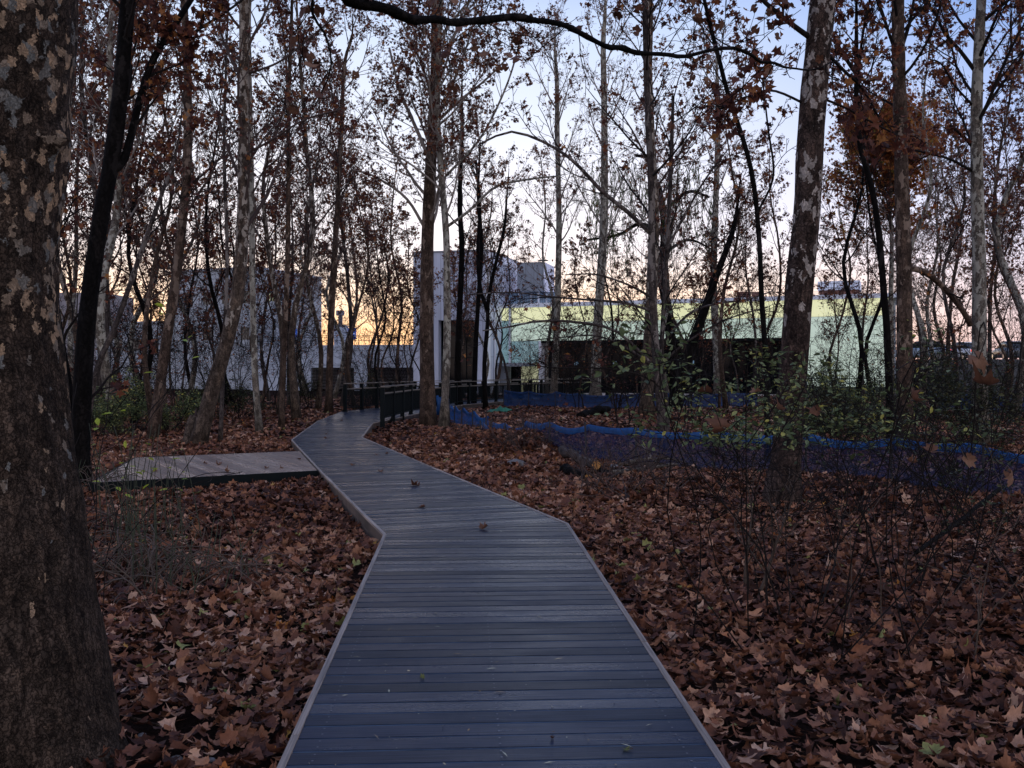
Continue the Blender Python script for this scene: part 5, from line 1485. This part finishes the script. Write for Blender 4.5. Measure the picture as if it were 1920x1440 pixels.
def heap(label, px, py, rad, h, n, seed):
    rng = np.random.default_rng(seed); c = gp(px, py)
    a = rng.uniform(0, 6.28, n); rr = rad * np.sqrt(rng.random(n)); x, y = c[0] + rr * np.cos(a), c[1] + rr * np.sin(a) * .7
    z = .05 + h * (1 - (rr / rad) ** 2) * rng.uniform(.3, 1., n)
    o = empty('leaf_heap', (*c, 0), label, 'leaf heap'); lc = (*c, 0)
    G = Geo(); scatter(G, T_MID[2], np.stack((x, y, z), -1), rng.uniform(.1, .2, n), lay_rot(rng, n, 1.), np.clip(rng.beta(1.4, 2.8, n), 0, 1)); G.build('leaves', M['litter'], o, True, lc)
    PP = dict(DEF); PP.update(levels=1, kids=(4, 2), leafp=0, rmin=.004, lref=.8); T = Tree(rng, PP)
    for k in range(26):
        a = rng.uniform(0, 6.28); T.grow(np.array((c[0] + rng.normal(0, rad * .45), c[1] + rng.normal(0, rad * .3), .08)), unit(np.array((math.cos(a), math.sin(a), rng.uniform(0, .7)))), rng.uniform(.5, 1.1), .01, 0)
    T.limb.build('twigs', M['twig'], o, True, lc)


heap('brush heap of brown leaves and twigs at the near end of the net', 925, 842, 1.3, .42, 420, 71)
heap('low brush heap of leaves between the heap by the net and the logs', 985, 858, .9, .32, 240, 72)
heap('brush pile of leaves under the sticks below the many stemmed tree', 1205, 908, .9, .12, 170, 73)
heap('leafy brush pile between the logs and the mottled sycamore', 1180, 938, 1.1, .14, 220, 74)


def stone(label, px, py, s, seed):
    rng = np.random.default_rng(seed); c = gl(px, py, 0)
    G = Geo(); nu, nv = 16, 10; v = []
    for i in range(nv + 1):
        th = math.pi * i / nv
        for j in range(nu):
            a = 2 * math.pi * j / nu; d = Vector((math.sin(th) * math.cos(a), math.sin(th) * math.sin(a), math.cos(th)))
            k = 1 + .35 * mnoise.noise(d * 1.6 + Vector((seed, 0, 0)))
            v.append((c[0] + d.x * k * s, c[1] + d.y * k * s * .8, c[2] + s * .3 + d.z * k * s * .55))
    I = np.arange(nv)[:, None] * nu; J = np.arange(nu)[None]; J2 = (J + 1) % nu
    G.add(v, np.stack((I + J, I + nu + J, I + nu + J2, I + J2), -1).reshape(-1, 4))
    tag(G.build('stone', M['stone'], None, True, c), label, 'stone')


stone('rounded pale stone on the bare soil by the huge trunk', 330, 1428, .03, 81)
stone('small pointed stone on the bare soil near the broken stick', 266, 1380, .025, 82)
stone('grey stone half buried in litter between walk and logs', 968, 878, .16, 83)
stone('dark grey stone beside the sticks of the brush pile', 1156, 884, .15, 84)
stone('pale little stone at the rim of the bare soil', 395, 1432, .022, 85)


def single_leaf(label, px, py, s, seed, mat='leaf_dead', z=None, Y=None, rot=None, name='fallen_leaf', tint=None):
    rng = np.random.default_rng(seed)
    c = np.array((*gp(px, py, DZ), DZ + .02)) if Y is None else at(px, py, Y)
    cr = (rng.uniform(1.0, 2.2), rng.uniform(-.8, .8), rng.uniform(.1, 1.0), rng.uniform(0, 6), rng.uniform(0, 6))
    T = sycamore(25, True, rng, cr)
    G = Geo(); ro = lay_rot(rng, 1, .25 if Y is None else 1.2)
    v = np.einsum('ij,kj->ki', ro[0], T[0]) * s
    dz = -v[:, 2].min() + .002 if Y is None else 0
    cc = c + np.array((0, 0, dz - (.02 if Y is None else 0)))
    scatter(G, T, np.array([cc]), [s], ro, np.array([rng.uniform(.2, .9) if tint is None else tint]))
    o = G.build('x', M[mat], None, True, cc); o.name = name
    tip = v[0]
    g = Geo(); g.tube([cc + tip, cc + tip + ro[0] @ np.array((0.03, -.25, .02)) * s, cc + tip + ro[0] @ np.array((-.02, -.5, .06)) * s], .0022, 4); g.build('stalk', M['reed_dry'], o, True, cc).location = (0, 0, 0)
    return tag(o, label, 'leaf', 'dead leaves on the boardwalk' if Y is None else 'dead leaves caught in the undergrowth')


for i, (px, py, s, lb) in enumerate(((906, 992, .15, 'curled brown leaf lying nearest the middle of the boardwalk at its first bend'), (779, 911, .19, 'flat wide brown leaf lying on the boardwalk past the first bend'), (791, 952, .11, 'small pinkish brown leaf on the boardwalk, between the two larger leaves'), (714, 885, .14, 'thin dark curled leaf on the boardwalk beside the platform end'), (660, 873, .13, 'small dark leaf on the boardwalk close to the platform corner'),
                                     (707, 853, .12, 'small dark leaf on the boardwalk above the thin curled one'), (725, 851, .1, 'tiny dark leaf near the edge of the boardwalk opposite the platform'), (610, 822, .13, 'dark leaf on the far boardwalk stretch, closest to its pointed corner'), (612, 814, .12, 'dark leaf lying just past the one at the pointed corner'), (640, 789, .13, 'dark leaf on the boardwalk in front of the first railing post'),
                                     (290, 884, .13, 'dark curled leaf on the platform, nearest its outer end'), (410, 872, .17, 'orange brown leaf in the centre of the platform'), (385, 871, .13, 'brown leaf on the platform touching the orange one'), (500, 878, .14, 'rust coloured leaf on the platform near its front edge'), (528, 878, .1, 'small leaf beside the rust coloured one on the platform'), (425, 885, .14, 'pale brown leaf on the front edge of the platform'), (560, 862, .1, 'small brown leaf where platform meets boardwalk'))):
    single_leaf(lb, px, py, s, 500 + i)
for i, (px, py, s, Y, lb) in enumerate(((1322, 735, .17, 5.2, 'large tan dead leaf hanging in the shrub at its outer tip'), (1352, 800, .20, 5.0, 'large dark rust leaf hanging below the tan one'), (1418, 735, .10, 5.4, 'small folded tan leaf hanging in the middle of the green shrub'), (1465, 768, .13, 5.6, 'pinkish dead leaf hanging against the mottled trunk'), (1532, 770, .14, 5.8, 'pale brown leaf hanging just past the mottled trunk'), (1710, 745, .18, 4.8, 'big rust brown leaf hanging before the straight dark trunk'), (1835, 673, .18, 4.6, 'dark red leaf hanging highest among the brambles'), (1850, 722, .24, 4.6, 'broad yellow brown leaf hanging in the brambles'), (1745, 846, .16, 5.2, 'tan leaf hanging in front of the blue net hem'), (1815, 862, .15, 5.0, 'rust leaf hanging in front of the net, lower among brambles'), (1900, 892, .15, 4.8, 'ochre leaf hanging by the picture edge below the net'), (1710, 868, .13, 5.4, 'curled brown leaf hanging in front of the net near the straight trunk'), (1628, 868, .1, 5.6, 'small tan leaf hanging before the dark net'))):
    o = single_leaf(lb, px, py, s * .78, 540 + i, 'leaf_dead', None, Y, name='hanging_leaf')
    rng = np.random.default_rng(900 + i); c = np.array(o.location)
    g = Geo(); hook = path([c, c + np.array((rng.normal(0, .05), .05, .12)), c + np.array((rng.normal(0, .2), .3, .1)), np.array((c[0] + rng.normal(0, .25), c[1] + .9, c[2] * .5)), np.array((c[0] + rng.normal(0, .3), c[1] + 1.2, -.02))], 14)
    g.tube(hook, np.linspace(.0018, .005, 14), 5); g.build('twig', TD, o, True, c).location = (0, 0, 0)
single_leaf('pale shrivelled leaf on the boardwalk nearest the camera', 1175, 1407, .05, 580, 'leaf_willow', tint=.95)
single_leaf('small pale crumpled leaf on the near boardwalk towards its other edge', 792, 1272, .042, 581, 'leaf_willow', tint=.9)
single_leaf('little brown crumpled leaf on the near boardwalk beside pale seeds', 1034, 1386, .035, 582)
# specks, seeds and slivers strewn on the planks
rng = np.random.default_rng(66); n_ = 230
g = Geo(); yy = 3.9 + 20 * rng.random(n_) ** 1.6
lx = np.interp(yy, [p[1] for p in LE], [p[0] for p in LE]); rx = np.interp(yy, [p[1] for p in RE], [p[0] for p in RE])
pos = np.stack((lx + .08 + (rx - lx - .16) * rng.random(n_), yy, np.full(n_, DZ + .006)), -1)
h = n_ // 2
scatter(g, T_LANCE[0], pos[:h], rng.uniform(.02, .07, h), lay_rot(rng, h, .12), rng.uniform(.5, 1, h))
scatter(g, T_OVAL[0], pos[h:], rng.uniform(.006, .02, n_ - h), lay_rot(rng, n_ - h, .4), rng.uniform(0, 1, n_ - h))
tag(g.build('plank_litter', leafmat('plank_litter', [(0, (.03, .02, .015)), (.5, (.2, .15, .1)), (1, (.5, .52, .42))], 0.)), 'tiny seeds, specks and leaf slivers strewn over the planks', 'litter', kind='stuff')
